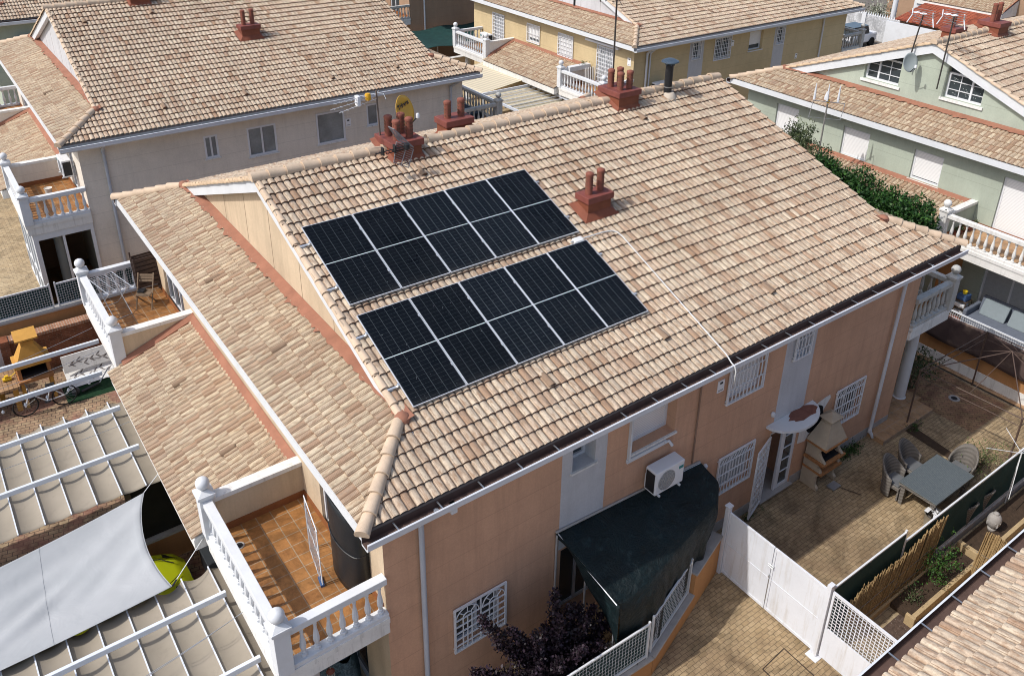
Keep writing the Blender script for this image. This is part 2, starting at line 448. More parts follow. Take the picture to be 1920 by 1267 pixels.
def wall_face(mb, a0, a1, z0, z1, ops, mi=0, bands=()):
    """flat wall in the frame's a-z plane with openings (a0,a1,z0,z1,depth); bands: (a0,a1,z0,z1) painted with material 1"""
    As = sorted(set([a0, a1] + [x for o in ops for x in o[:2]] + [x for o in bands for x in o[:2]]))
    Zs = sorted(set([z0, z1] + [x for o in ops for x in o[2:4]] + [x for o in bands for x in o[2:4]]))
    As = [x for x in As if a0 <= x <= a1]; Zs = [x for x in Zs if z0 <= x <= z1]
    for i in range(len(As)-1):
        for j in range(len(Zs)-1):
            ca, cz = (As[i]+As[i+1])/2, (Zs[j]+Zs[j+1])/2
            if any(o[0] < ca < o[1] and o[2] < cz < o[3] for o in ops): continue
            m_ = 1 if any(o[0] < ca < o[1] and o[2] < cz < o[3] for o in bands) else mi
            mb.face([(As[i],0,Zs[j]),(As[i+1],0,Zs[j]),(As[i+1],0,Zs[j+1]),(As[i],0,Zs[j+1])], m_)
    for o in ops:
        u0,u1,v0,v1,d = o[:5]
        m_ = 1 if any(b[0] < (u0+u1)/2 < b[1] and b[2] < (v0+v1)/2 < b[3] for b in bands) else mi
        for q in ([(u0,0,v0),(u0,-d,v0),(u0,-d,v1),(u0,0,v1)], [(u1,0,v0),(u1,0,v1),(u1,-d,v1),(u1,-d,v0)],
                  [(u0,0,v0),(u1,0,v0),(u1,-d,v0),(u0,-d,v0)], [(u0,0,v1),(u0,-d,v1),(u1,-d,v1),(u1,0,v1)],
                  [(u0,-d-.02,v0),(u1,-d-.02,v0),(u1,-d-.02,v1),(u0,-d-.02,v1)]):
            mb.face(q, m_)

mShut, _n, _l, _b = _new('roller_shutter')
_sx = _n.new('ShaderNodeSeparateXYZ'); _l.new(pos(_n), _sx.inputs[0])
_q = mth(_n, _l, 'FRACT', mth(_n, _l, 'DIVIDE', _sx.outputs[2], .048))
_c = mix(_n, _l, (.80,.80,.79), (.50,.50,.50), mth(_n, _l, 'LESS_THAN', _q, .16))
_l.new(_c, _b.inputs['Base Color']); _b.inputs['Roughness'].default_value = .5
bump(_n, _l, _b, _q, .3, .01)

def window(parent, fr, a0, a1, z0, z1, d, style, n=2, grille=None, sill=True, open_=0.0, lab=None, shut=0.0, barmat=None):
    """frame set back in its opening by d; children: pane / shutter, sill, grille"""
    f = .068
    mb = MB(fr=fr)
    y0, y1 = -d, -d+.06
    mb.box((a0, y0, z0), (a0+f, y1, z1)); mb.box((a1-f, y0, z0), (a1, y1, z1))
    mb.box((a0+f, y0, z0), (a1-f, y1, z0+f)); mb.box((a0+f, y0, z1-f), (a1-f, y1, z1))
    if style != 'shutter':
        for i in range(1, n):
            x = a0 + (a1-a0)*i/n
            mb.box((x-.03, y0, z0+f), (x+.03, y1-.003, z1-f))
    wdw = mb.build('window', mWhiteClean, parent)
    if lab: wdw['label'] = lab
    if style == 'shutter':
        mb = MB(fr=fr); mb.box((a0+f, y0+.01, z0+f+open_), (a1-f, y0+.045, z1-f)); mb.build('shutter', mShut, wdw)
        if open_:
            mb = MB(fr=fr); mb.face([(a0+f, y0+.012, z0+f), (a1-f, y0+.012, z0+f), (a1-f, y0+.012, z0+f+open_), (a0+f, y0+.012, z0+f+open_)]); mb.build('pane', mGlass, wdw)
    else:
        mb = MB(fr=fr); mb.face([(a0+f, y0+.012, z0+f), (a1-f, y0+.012, z0+f), (a1-f, y0+.012, z1-f), (a0+f, y0+.012, z1-f)])
        mb.build('pane', mCurt if style == 'curtain' else (mCurtG if style == 'greyglass' else mGlass), wdw)
    if sill:
        mb = MB(fr=fr); mb.box((a0-.05, -d+.003, z0-.05), (a1+.05, .05, z0-.003)); mb.build('sill', mWhiteOld, wdw)
    if grille: grille_mb(fr, a0-.06, a1+.06, z0-.04, z1+.04, grille).build('grille', barmat or mWhiteClean, wdw)
    return wdw

def grille_mb(fr, a0, a1, z0, z1, style, y=.05):
    mb = MB(fr=fr); w_ = .022
    def V(x, p, q, t=w_): mb.box((x-t/2, y-.008, p), (x+t/2, y+.008, q))
    def H(z, p, q, t=w_): mb.box((p, y-.012, z-t/2), (q, y+.012, z+t/2))
    t = .04
    mb.box((a0, y-.018, z0), (a0+t, y+.018, z1)); mb.box((a1-t, y-.018, z0), (a1, y+.018, z1))
    mb.box((a0+t, y-.018, z0), (a1-t, y+.018, z0+t)); mb.box((a0+t, y-.018, z1-t), (a1-t, y+.018, z1))
    for x in (a0+.02, a1-.02):
        for z in (z0+.1, z1-.1): mb.box((x-.015, 0, z-.015), (x+.015, y-.018, z+.015))
    if style == 'arch':                       # two fanlight arches over a grid
        mid = (a0+a1)/2; hw = (a1-a0)/4
        V(mid, z0+t, z1-t, .03)
        for c in (mid-hw, mid+hw):
            R = hw-.04; zc = z1-t-R-.02
            for r_ in (R, R*.38):
                pts = [(c+r_*math.cos(math.pi*k/12), y, zc+r_*math.sin(math.pi*k/12)) for k in range(13)]
                mb.tube(pts, .012, 5)
            for a in (.25, .5, .75):
                mb.tube([(c+R*.38*math.cos(math.pi*a), y, zc+R*.38*math.sin(math.pi*a)), (c+R*math.cos(math.pi*a), y, zc+R*math.sin(math.pi*a))], .010, 5)
            for k in range(3): V(c-R*.38*(1-k), z0+t, zc)
        nn = max(3, int((zc-z0)/.17))
        for k in range(1, nn+1): H(z0+(zc-z0)*k/nn, a0+t, a1-t)
    elif style == 'diag':                     # bars below a band of diagonals
        zc = z1-(z1-z0)*.2
        nn = max(4, int((a1-a0)/.11))
        for k in range(1, nn): V(a0+(a1-a0)*k/nn, z0+t, zc)
        for z in (zc, z0+(zc-z0)/3, z0+(zc-z0)*2/3): H(z, a0+t, a1-t)
        for k in range(nn):
            x0_, x1_ = a0+(a1-a0)*k/nn, a0+(a1-a0)*(k+1)/nn
            mb.tube([(x0_, y, zc), (x1_, y, z1-t)], .009, 4)
            if k % 2: mb.tube([(x1_, y, zc), (x0_, y, z1-t)], .009, 4)
    elif style == 'stag':                     # short bars staggered between rails
        nr = 3
        for k in range(1, nr): H(z0+(z1-z0)*k/nr, a0+t, a1-t)
        nn = max(4, int((a1-a0)/.12))
        for r_ in range(nr):
            for k in range(nn):
                x = a0+(a1-a0)*(k+.5+(.25 if r_ % 2 else -.05))/nn
                if x < a1-t: V(x, z0+(z1-z0)*r_/nr, z0+(z1-z0)*(r_+1)/nr, .03)
    else:
        nn = max(3, int((a1-a0)/.13)); 
        for k in range(1, nn): V(a0+(a1-a0)*k/nn, z0+t, z1-t)
        nh = max(2, int((z1-z0)/(.2 if style == 'grid' else .9)))
        for k in range(1, nh): H(z0+(z1-z0)*k/nh, a0+t, a1-t)
        if style == 'grid':
            mid = (a0+a1)/2
            for s_ in (-1, 1):
                pts = [(mid+s_*(a1-a0)*.48*math.sin(k/8*math.pi/2), y, z1-t-(z1-z0)*.28*(1-math.cos(k/8*math.pi/2))) for k in range(9)]
                mb.tube(pts, .010, 4)
    return mb

def chimney(parent, x, y, zroof, hx, hy, zc, pots, potr=.09, poth=.62, name='chimney', lab=None, slope=1, fl=.10, fh=.18):
    mb = MB()
    zl = zroof - hy*T - .25
    mb.box((x-hx+.05, y-hy+.05, zl), (x+hx-.05, y+hy-.05, zc-.16), 1)
    # flared mortar skirt following the roof slope
    g = fl; vs = []
    for (dx, dy) in ((-1,-1),(1,-1),(1,1),(-1,1)):
        yy = y+dy*(hy+g*.7); vs.append((x+dx*(hx+g), yy, zroof + slope*(yy-y)*T + .055))
    for (dx, dy) in ((-1,-1),(1,-1),(1,1),(-1,1)):
        yy = y+dy*(hy-.048); vs.append((x+dx*(hx-.048), yy, zroof + slope*(yy-y)*T + fh))
    mb.add(vs, [(0,1,5,4),(1,2,6,5),(2,3,7,6),(3,0,4,7),(3,2,1,0)], 1)
    o = mb.build(name, [mRed, mRed2], parent)
    if lab: o['label'] = lab
    MB().box((x-hx, y-hy, zc-.16), (x+hx, y+hy, zc)).build('cap_slab', mRed, o, bevel=.012)
    for (px, py) in pots:
        r = potr
        pr = [(r, 0), (r, poth-.10), (r*1.10, poth-.095), (r*1.12, poth-.045), (r*1.02, poth-.03), (r*.6, poth-.012), (.002, poth-.005)]
        p_ = MB().lathe((x+px, y+py, zc+.001), pr, 14)
        for s_ in range(4):                     # dark vent slots
            z = zc+poth-.155-s_*.085
            for a in range(3):
                t0 = a*2*math.pi/3-1.9
                vs = []
                for q in range(5):
                    t_ = t0+q*.32/1.0
                    vs += [(x+px+(r+.006)*math.cos(t_), y+py+(r+.006)*math.sin(t_), z), (x+px+(r+.006)*math.cos(t_), y+py+(r+.006)*math.sin(t_), z+.033)]
                p_.add(vs, [(2*q, 2*q+2, 2*q+3, 2*q+1) for q in range(4)], 1)
        p_.build('chimney_pot', [mPot, mGap], o, smooth=True, recalc=False)
    return o
mRed2 = M('rusty_brick_paint', (.20, .062, .032), .7, .22, 4, .3, 30, dirt=.4, dirtcol=(.14,.035,.022))

BALPROF = [(.062,0),(.062,.06),(.035,.075),(.045,.10),(.030,.125),(.052,.19),(.060,.25),(.052,.33),(.033,.46),(.026,.56),(.036,.585),(.028,.61),(.045,.64),(.055,.655),(.055,.70)]
_balmesh = {}
def baluster(parent, p, mat):
    if mat.name not in _balmesh:
        o = MB().lathe((0,0,0), BALPROF, 8).build('baluster', mat, parent, smooth=True)
        _balmesh[mat.name] = o.data; o.location = p; return o
    o = bpy.data.objects.new('baluster', _balmesh[mat.name]); COL.objects.link(o); o.parent = parent; o.location = p
    return o
def balustrade(parent, p0, p1, z, mat, sp=.235, lab=None):
    """from p0 to p1 (xy), floor kerb z; balusters are its sub-parts"""
    a = Vector((*p0, 0)); b = Vector((*p1, 0)); d = (b-a); L = d.length; d.normalize(); n_ = Vector((-d.y, d.x, 0))
    fr = (a, d, n_, Vector((0,0,1)))
    mb = MB(fr=fr)
    mb.box((0, -.095, z), (L, .095, z+.11)); mb.box((0, -.09, z+.81), (L, .09, z+.95)); mb.box((0, -.065, z+.79), (L, .065, z+.81))
    o = mb.build('balustrade', mat, parent, bevel=.012)
    if lab: o['label'] = lab
    k = max(1, int(round((L-.1)/sp)))
    for i in range(k):
        q = a + d*(L*(i+.5)/k); baluster(o, (q.x, q.y, z+.105), mat)
    return o
def post(parent, x, y, z, mat, ball=True, h=1.12):
    mb = MB(); w_ = .14
    mb.box((x-w_, y-w_, z), (x+w_, y+w_, z+h-.1)); 
    mb.frus((x, y), (w_+.035, w_+.035), (w_+.035, w_+.035), z+h-.1, z+h-.03); mb.frus((x, y), (w_+.02, w_+.02), (.07, .07), z+h-.03, z+h+.04)
    o = mb.build('balustrade_post', mat, parent, bevel=.008)
    if ball:
        pr = [(.05, 0), (.055, .02)] + [(.135*math.sin(math.pi*(k+1.6)/12.2), .145-.135*math.cos(math.pi*(k+1.6)/12.2)) for k in range(10)] + [(.005, .281)]
        MB().lathe((x, y, z+h+.03), pr, 16).build('ball_finial', mat, o, smooth=True)
    return o

def terrace(parent, xw, sgn, ya, yb, ybal_end, mat, floor, wallm, solid_end, zf=3.27, cols=True, inner=None, lab=None):
    """terrace on the side wall x=xw, growing in direction sgn (-1 left, +1 right) between ya..yb.
       balustrade on the free end (ybal_end), solid parapet at solid_end"""
    xo = xw + sgn*1.93
    x0, x1 = min(xw, xo), max(xw, xo)
    mb = MB()
    mb.box((x0 - (.10 if sgn < 0 else 0), ya-(.08 if ybal_end == ya else -.01), 2.97), (x1+(.10 if sgn > 0 else 0), yb+(.08 if ybal_end == yb else -.01), zf))
    mb.box((x0 - (.13 if sgn < 0 else 0), ya-(.11 if ybal_end == ya else -.02), zf-.02), (x1+(.13 if sgn > 0 else 0), yb+(.11 if ybal_end == yb else -.02), zf+.10), 0)
    ter = mb.build('terrace', mWhiteOld, parent)
    if lab: ter['label'] = lab
    MB().box((x0+.06 if sgn < 0 else x0, ya+.06, zf+.085), (x1 if sgn < 0 else x1-.06, yb-.06, zf+.115)).build('terrace_floor', floor, ter)
    z = zf+.09
    balustrade(parent, (xo, ya+.0), (xo, yb), z, mat)
    e = ybal_end; balustrade(parent, (x0+(.0 if sgn < 0 else 0), e), (x1, e), z, mat)
    post(parent, xo, e, z-.0, mat); post(parent, xo, solid_end, z, mat)
    # solid parapet with coping
    mb = MB(); h = .09
    mb.box((x0, solid_end-h, z-.35), (x1, solid_end+h, z+.83))
    p_ = mb.build('parapet', wallm, parent)
    MB().box((x0, solid_end-h-.03, z+.833), (x1, solid_end+h+.03, z+.93)).build('coping', mWhiteOld, p_)
    mb = MB(); d = 1 if solid_end > e else -1
    mb.box((x0+.14, solid_end-d*(h+.014) - .012, zf+.115), (x1-.02, solid_end-d*(h+.014)+.012, zf+.27)); mb.box((xw+sgn*.004 if sgn > 0 else xw-.022, ya+.1, zf+.115), (xw+.022 if sgn > 0 else xw-.004, yb-.1, zf+.27))
    mb.build('skirting', mSkirting, ter)
    if cols:
        cx = xw+sgn*1.36; cy = e + (.45 if solid_end > e else -.45)
        MB().lathe((cx, cy, 0), [(.24,0),(.24,.12),(.17,.16),(.165,1.5),(.155,2.7),(.2,2.8),(.2,2.97)], 16).build('column', mWhite, parent, smooth=True)
    return ter

def porch_roof(parent, xw, sgn, ya, yb, seg, mats, ztop=4.15):
    run = 2.28; xo = xw+sgn*run; z0 = ztop - run*T
    if sgn < 0: o = tiled('porch_roof', parent, (xo, yb, z0), (0,-1,0), (PC,0,PS), run/PC, lambda v: (0, yb-ya), mats, seg, step=.022)
    else: o = tiled('porch_roof', parent, (xo, ya, z0), (0,1,0), (-PC,0,PS), run/PC, lambda v: (0, yb-ya), mats, seg, step=.022)
    mb = MB()
    xa, xb = min(xw, xo+sgn*-.03), max(xw, xo+sgn*-.03)
    mb.ext([(xw, ya+.02, z0+run*T-.03), (xo-sgn*.03, ya+.02, z0-.03), (xo-sgn*.03, ya+.02, z0-.30), (xw, ya+.02, z0-.30)], (0, yb-ya-.04, 0))
    mb.build('porch_eave', mWhiteOld, parent)
    mb = MB(); f = .16
    # mortar flashing along the wall and along both parapets
    def strip(p, q, up, out):
        p = Vector(p); q = Vector(q); up = Vector(up); out = Vector(out)
        mb.add([p+up, q+up, q+out, p+out, p+up-Vector((0,0,.1)), q+up-Vector((0,0,.1)), q+out-Vector((0,0,.05)), p+out-Vector((0,0,.05))], [(0,1,2,3),(4,5,6,7),(3,2,6,7),(0,3,7,4),(1,2,6,5)])
    strip((xw+sgn*.01, ya, ztop), (xw+sgn*.01, yb, ztop), (0,0,.12), (sgn*f, 0, -f*T+.055))
    strip((xw+sgn*.01, ya+.0, ztop), (xo-sgn*.35, ya+.0, z0+.35*T), (0,.0,.15), (0, .16, .06))
    strip((xw+sgn*.01, yb-.0, ztop), (xo-sgn*.35, yb-.0, z0+.35*T), (0,.0,.15), (0, -.16, .06))
    mb.build('flashing', mFlash, parent)
    return o

def house(name, label, cat, loc, L, W, wallm, gable=None, seg=4, mats=None, front_ops=(), left_ops=(), gable_ops=(), front_bands=(),
          terr=(), porches=(), gutter_far=False, trim=None, z0=0.0, gin=None, flash=.09, vis=('near','left','right','far'), balm=None, floor=None, mat_ends=None, bandm=None, rake=None, group=None):
    mats = mats or [mTile, mGap]
    h = thing(name, label, cat, loc, group)
    top = W/2/PC
    gable = gable or wallm; balm = balm or mBal; floor = floor or mFloor
    def near(v):
        y = v*PC
        return (-S+y, L+S-y) if y < S else (-.10, L+.10)
    tiled('roof_slope', h, (0,0,ZE), (1,0,0), (0,PC,PS), top, near, mats, seg)
    def far(v):
        y = v*PC
        return (-(L+S-y), S-y) if y < S else (-L-.10, .10)
    tiled('roof_slope', h, (0,W,ZE), (-1,0,0), (0,-PC,PS), top, far, mats, 4 if 'far' not in vis else seg)
    ms = [mTileS, mGapLit]
    tiled('skirt_roof', h, (-S,W,ZE), (0,-1,0), (PC,0,PS), S/PC, lambda v: (v*PC, W-v*PC), ms, seg, step=.022)
    tiled('skirt_roof', h, (L+S,0,ZE), (0,1,0), (-PC,0,PS), S/PC, lambda v: (v*PC, W-v*PC), ms, 4)
    zr = ZE+T*W/2
    caps('ridge_cap', h, (-.12, W/2, zr+.02), (L+.12, W/2, zr+.02), .125, .40)
    for sx_, x0_ in ((1, -S), (-1, L+S)):
        for sy_, y0_ in ((1, 0), (-1, W)):
            caps('hip_cap', h, (x0_-sx_*.04, y0_-sy_*.04, ZE+.03), (x0_+sx_*S*.93, y0_+sy_*S*.93, ZE+S*T*.93+.03), .115, .36)
    # body under the tiles (keeps light out) and soffits
    mb = MB()
    e = .03
    A = [(-S+e, e, ZE-.03), (L+S-e, e, ZE-.03), (L+S-e, W-e, ZE-.03), (-S+e, W-e, ZE-.03)]
    B_ = [(.0, S, ZE+S*T-.03), (L, S, ZE+S*T-.03), (L, W-S, ZE+S*T-.03), (0, W-S, ZE+S*T-.03)]
    mb.add(A+B_, [(0,1,5,4),(1,2,6,5),(2,3,7,6),(3,0,4,7)])
    mb.add([B_[0], B_[1], (L, W/2, zr-.03), (0, W/2, zr-.03), B_[2], B_[3]], [(0,1,2,3),(3,2,4,5)])
    mb.box((-S+e, e, ZE-.19), (L+S-e, W-e, ZE-.032))
    mb.build('eaves', mSoff, h)
    # fascia on the side eaves
    for xx, q in ((-S, -1), (L+S, 1)):
        mb = MB(); mb.box((min(xx-.012*q, xx+.03*q), 0, ZE-.20), (max(xx-.012*q, xx+.03*q), W, ZE+.012))
        mb.build('fascia', mWhite, h)
    # verge (rake) boards and gable walls
    for xx, q in ((0, -1), (L, 1)):
        mb = MB(); zb = ZE+S*T
        gx = xx - q*.14
        if q < 0 and gable_ops:
            gm = MB(fr=frame_left(gx)); zg = 6.6
            # polygon fan: build as strips between z lines
            ys = sorted(set([S, W/2, W-S] + [v for o in gable_ops for v in o[:2]]))
            def zt(y_): return ZE + T*min(y_, W-y_) - .02
            for i in range(len(ys)-1):
                y0_, y1_ = ys[i], ys[i+1]; c_ = (y0_+y1_)/2
                op = [o for o in gable_ops if o[0] < c_ < o[1]]
                if not op: gm.face([(y0_,0,zb-.1),(y1_,0,zb-.1),(y1_,0,zt(y1_)),(y0_,0,zt(y0_))])
                else:
                    o = op[0]
                    gm.face([(y0_,0,zb-.1),(y1_,0,zb-.1),(y1_,0,o[2]),(y0_,0,o[2])])
            for o in gable_ops:
                u0,u1,v0 = o[:3]; d = .22
                gm.face([(u0,0,v0),(u1,0,v0),(u1,-d,v0),(u0,-d,v0)]); gm.face([(u0,0,v0),(u0,-d,v0),(u0,-d,zt(u0)),(u0,0,zt(u0))]); gm.face([(u1,0,v0),(u1,-d,v0),(u1,-d,zt(u1)),(u1,0,zt(u1))])
                gm.face([(u0,-d-.01,v0),(u1,-d-.01,v0),(u1,-d-.01,zt(u1)),(u0,-d-.01,zt(u0))], 1)
            gw = gm.build('gable_wall', [gable, mGlass], h)
        else:
            mb.face([(gx, S, zb-.1), (gx, W-S, zb-.1), (gx, W/2, zr-.02)] )
            gw = mb.build('gable_wall', gable, h)
        if q < 0:
            for yj in (3.0, 4.6, 6.2, 7.8, 9.4, 11.0, 12.6):
                if not gable_ops and yj < W: MB().box((gx-.004, yj-.006, zb), (gx-.001, yj+.006, ZE+T*min(yj, W-yj)-.1)).build('wall_joint', mJoint, gw)
        rb = MB(); H = rake or .30
        for y0_, y1_ in ((S*.62, W/2), (W-S*.62, W/2)):
            za, zb2 = ZE+T*min(y0_, W-y0_), zr
            rb.ext([(xx+q*.055, y0_, za+.012), (xx+q*.055, y1_, zb2+.012), (xx+q*.055, y1_, zb2-H), (xx+q*.055, y0_, za-H)], (-q*.15, 0, 0))
        rb.build('rake_board', mWhite, gw)
        # painted mortar flashing along the foot of the gable
        mb = MB(); f = flash
        n_ = 150; R = random.Random(5)
        pts_t = []; pts_b = []
        for i in range(n_+1):
            y_ = S*.85 + (W-1.7*S)*i/n_
            k_ = f + R.choice((0,.0,.05,.10))*R.random() + R.uniform(-.02, .03)
            pts_t.append((gx+q*.004, y_, zb+.10 if S < y_ < W-S else zb+.08)); pts_b.append((xx+q*k_, y_, zb-k_*T+.085))
        mb.add(pts_t+pts_b, [(i, i+1, n_+2+i, n_+1+i) for i in range(n_)])
        mb.build('flashing', mFlash, h)
        for y_, sy_ in ((S, 1), (W-S, -1)):     # mortar lump where hip meets verge
            b_ = MB().lathe((xx+q*.04, y_-sy_*.10, zb-.04), [(.15,0),(.145,.08),(.10,.135),(.01,.16)], 10).build('mortar', mFlash, h, smooth=True)
    # verge tiles (barrel tiles laid along the rake)
    for xx, q in ((0, -1),):
        caps('verge_cap', h, (xx+q*.04, S*.95, ZE+T*S*.95+.0), (xx+q*.04, W/2, zr+.0), .075, .36, mCap)
        caps('verge_cap', h, (xx+q*.04, W-S*.95, ZE+T*S*.95+.0), (xx+q*.04, W/2, zr+.0), .075, .36, mCapY)
    # gutters
    for yy, q in ((0, -1), (W, 1)):
        mb = MB(); a, b = (yy+q*.02, yy+q*.22)
        prof = [(a, ZE-.02), (a, ZE-.17), (b-q*.03, ZE-.17), (b, ZE-.13), (b, ZE-.035), (b+q*.03, ZE-.04), (b+q*.03, ZE-.065), (b+q*.016, ZE-.075), (b+q*.016, ZE-.17), (b-q*.02, ZE-.215), (a-q*.01, ZE-.215), (a-q*.01, ZE-.02)]
        n_ = len(prof)
        vs = [(-S-.06, p[0], p[1]) for p in prof] + [(L+S, p[0], p[1]) for p in prof]
        fs = []; base = len(mb.v); mb.add(vs, [])
        for i in range(n_-1):
            mb.f.append((i, i+1, n_+i+1, n_+i)); mb.m.append(1 if i < 4 else 0)
        mb.face(vs[:n_], 0); mb.face(vs[n_:], 0)
        g_ = mb.build('gutter', [mGutter, gin or mGutIn], h, recalc=False)
        x = -S+.5; br = None
        while x < L+S:
            if br is None: br = MB().box((-.012, min(a, b), ZE-.055), (.012, max(a, b), ZE-.045)).build('gutter_bracket', mSteel, g_); br.location = (x, 0, 0)
            else: dup(br, g_, (x, 0, 0))
            x += .82
        if yy == 0:
            fb = MB(); fb.box((-S+.02, -.012, ZE-.21), (L+S-.02, .028, ZE+.02)); fb.build('eave_board', mEaveB, h)
    # walls
    mb = MB(fr=frame_front())
    fo = [tuple(o[:5]) for o in front_ops]
    wall_face(mb, XL, L-XL, z0, ZE-.19, fo, 0, front_bands)
    mb.fr = frame_left()
    wall_face(mb, INS, W-INS, z0, ZE-.19, [tuple(o[:5]) for o in left_ops], 2)
    mb.fr = frame_right(L-XL); wall_face(mb, INS, W-INS, z0, ZE-.19, [], 2)
    mb.fr = frame_front(W-INS); wall_face(mb, XL, L-XL, z0, ZE-.19, [], 0)
    mb.build('wall', [wallm, bandm or mCream, mat_ends or wallm], h, recalc=False)
    for o in front_ops:
        if len(o) > 5 and o[5]: window(h, frame_front(), *o[:5], **o[5])
    for o in left_ops:
        if len(o) > 5 and o[5]: window(h, frame_left(), *o[:5], **o[5])
    for tt in terr: terrace(h, *tt)
    for pp in porches: porch_roof(h, *pp)
    return h

def downpipe(parent, pts, mat=None, r=.045, sq=False, collar=True):
    mb = MB()
    for a, b in zip(pts[:-1], pts[1:]):
        if sq: mb.bar(a, b, .10, .07)
        else: mb.tube([a, b], r, 10)
    if not sq:
        for p in pts[1:-1]: mb.lathe((p[0], p[1], p[2]-.05), [(r*1.2,0),(r*1.2,.1)], 10)
    o = mb.build('downpipe', mat or mGutter, parent, smooth=not sq)
    return o
# ------------------------------------------------------------------ ground
LH, WH = 14.57, 15.56
def sheet(name, pts, z, mat):
    o = MB().face([(x, y, z) for x, y in pts]).build(name, mat, recalc=False); kind(o); return o
mPave = paver('garden_pavers', (.46, .345, .205), (.38, .275, .155), (.18, .13, .08), .195, .098, 0, .75, (.15,.095,.06), .5, .007, None, .30, .4, .85, .48, wob=.035)
mPaveR = paver('red_pavers', (.31, .165, .10), (.36, .235, .12), (.13, .075, .05), .21, .105, rad(45), .6, (.12,.06,.04), .5, .008, None, .5, .4, .85, .47, wob=.035)
mPaveL = paver('patio_pavers', (.38, .24, .15), (.42, .31, .19), (.12, .08, .06), .22, .13, rad(12), .5, (.17,.09,.06), .5, .010, (.24,.11,.085), .5, .5, .85, .5, wob=.04)
mPaveY = paver('strip_pavers', (.50, .395, .25), (.44, .335, .20), (.22, .165, .11), .25, .125, 0, .45, (.16,.10,.06), .5, .007, None, .5, .4, .85, .52, wob=.035)
mAsph = M('street_ground', (.16, .14, .12), .95, .15, 1, .3, 60)
sheet('ground', [(-150,-90),(220,-90),(220,260),(-150,260)], -.05, mAsph)
sheet('garden_paving', [(7.25,-3.15),(19.6,-3.15),(19.6,.6),(7.25,.6)], 0, mPave)
sheet('alley_paving', [(-8,-6.6),(7.249,-6.6),(7.249,.56),(-8,.56)], 0, mPave)
sheet('strip_paving', [(7.25,-6.6),(24,-6.6),(24,-3.151),(7.25,-3.151)], 0, mPaveY)
sheet('side_yard_paving', [(15.4,.601),(19.6,.601),(19.6,16),(15.4,16)], 0, mPaveR)
sheet('red_paving', [(17.3,-1.2),(19.5,-1.2),(19.5,6),(17.3,6)], .004, mPaveR)
sheet('left_patio_paving', [(-14,.561),(-1,.561),(-1,18.2),(-14,18.2)], 0, mPaveL)
sheet('neighbour_paving', [(-14,18.5),(22,18.5),(22,60),(-14,60)], 0, mPaveY)
sheet('east_yard_paving', [(19.7,-6),(46,-6),(46,16),(19.7,16)], 0, mFloor2)
sheet('middle_yard_paving', [(22.01,16.2),(48,16.2),(48,60),(22.01,60)], 0, mPaveY)
sheet('road', [(48.5,-20),(75,-20),(75,80),(48.5,80)], 0, mAsph)

G = lambda st, **k: dict(style=st, **k)
# ------------------------------------------------------------------ the peach house in front
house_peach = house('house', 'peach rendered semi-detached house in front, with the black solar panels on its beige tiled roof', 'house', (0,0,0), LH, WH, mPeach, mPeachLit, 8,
    front_ops=[(.40,1.52,1.38,2.50,.2,G('glass', grille='arch', lab='barred window with two fanlight arches')),
               (3.20,3.80,4.46,5.40,.38,G('glass', n=1)),
               (4.80,6.12,4.14,5.45,.32,G('shutter', n=1)),
               (7.80,8.98,4.16,5.30,.14,G('shutter', grille='stag')),
               (10.18,10.72,4.44,5.25,.12,G('curtain', n=1, grille='stag')),
               (7.85,9.05,1.36,2.48,.15,G('curtain', grille='diag')),
               (9.78,10.98,.13,2.32,.75), (3.0,5.5,.10,2.45,.5,G('glass', sill=False, n=3)),  # the wide glazing is added to darken the wall below the tarpaulin
               (12.50,13.68,1.26,2.48,.15,G('glass', grille='diag'))],
    left_ops=[(1.95,3.25,3.39,5.42,.12,G('glass', sill=False)), (12.1,13.9,3.39,5.42,.12,G('glass', sill=False, n=3)), (1.6,3.2,.2,2.3,.12,G('glass', sill=False)), (5.4,6.5,1,2.3,.12,G('glass')), (9,11,.1,2.3,.12,G('glass', sill=False))],
    front_bands=[(2.93,4.12,2.5,6),(9.82,11.0,2.33,6)],
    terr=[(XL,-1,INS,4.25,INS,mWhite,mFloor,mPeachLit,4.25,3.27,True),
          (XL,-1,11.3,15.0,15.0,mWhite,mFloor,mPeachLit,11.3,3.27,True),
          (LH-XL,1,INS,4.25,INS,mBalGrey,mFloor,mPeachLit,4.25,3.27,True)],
    porches=[(XL,-1,4.36,11.19,8,[mTileS,mGapLit]), (LH-XL,1,4.36,11.19,4,[mTileS,mGapLit])], mat_ends=mPeachLit)
H = house_peach
P4 = [(-.17,-.2),(.17,-.2),(-.17,.2),(.17,.2)]
chimney(H, 3.47, 7.72, ZE+T*7.6, .42, .46, 9.38, P4, poth=.50, lab='red four-pot chimney beside the satellite dish')
chimney(H, 5.38, 8.30, ZE+T*7.3, .42, .30, 9.34, [(-.2,0),(.2,0)], poth=.47, slope=-1)
chimney(H, 10.50, 7.72, ZE+T*7.6, .42, .46, 9.42, P4, poth=.52)
chimney(H, 6.88, 4.47, ZE+T*4.47, .40, .25, 8.27, [(-.19,0),(.19,.04)], poth=.56, fl=.13, fh=.16)
f_ = MB().lathe((12.2,7.5,8.85), [(.115,0),(.115,1.02)], 16).build('flue_pipe', mBlack, H, smooth=True)
mb = MB().lathe((12.2,7.5,9.95), [(.11,0),(.26,.0),(.25,.03),(.12,.09),(.01,.11)], 18)
for k in range(6): mb.tube([(12.2+.13*math.cos(k*1.05),7.5+.13*math.sin(k*1.05),9.85),(12.2+.13*math.cos(k*1.05),7.5+.13*math.sin(k*1.05),9.96)], .012, 4)
mb.build('cowl', M('cowl_blue', (.06,.085,.115), .4, .1, 3, 0), f_, smooth=True)
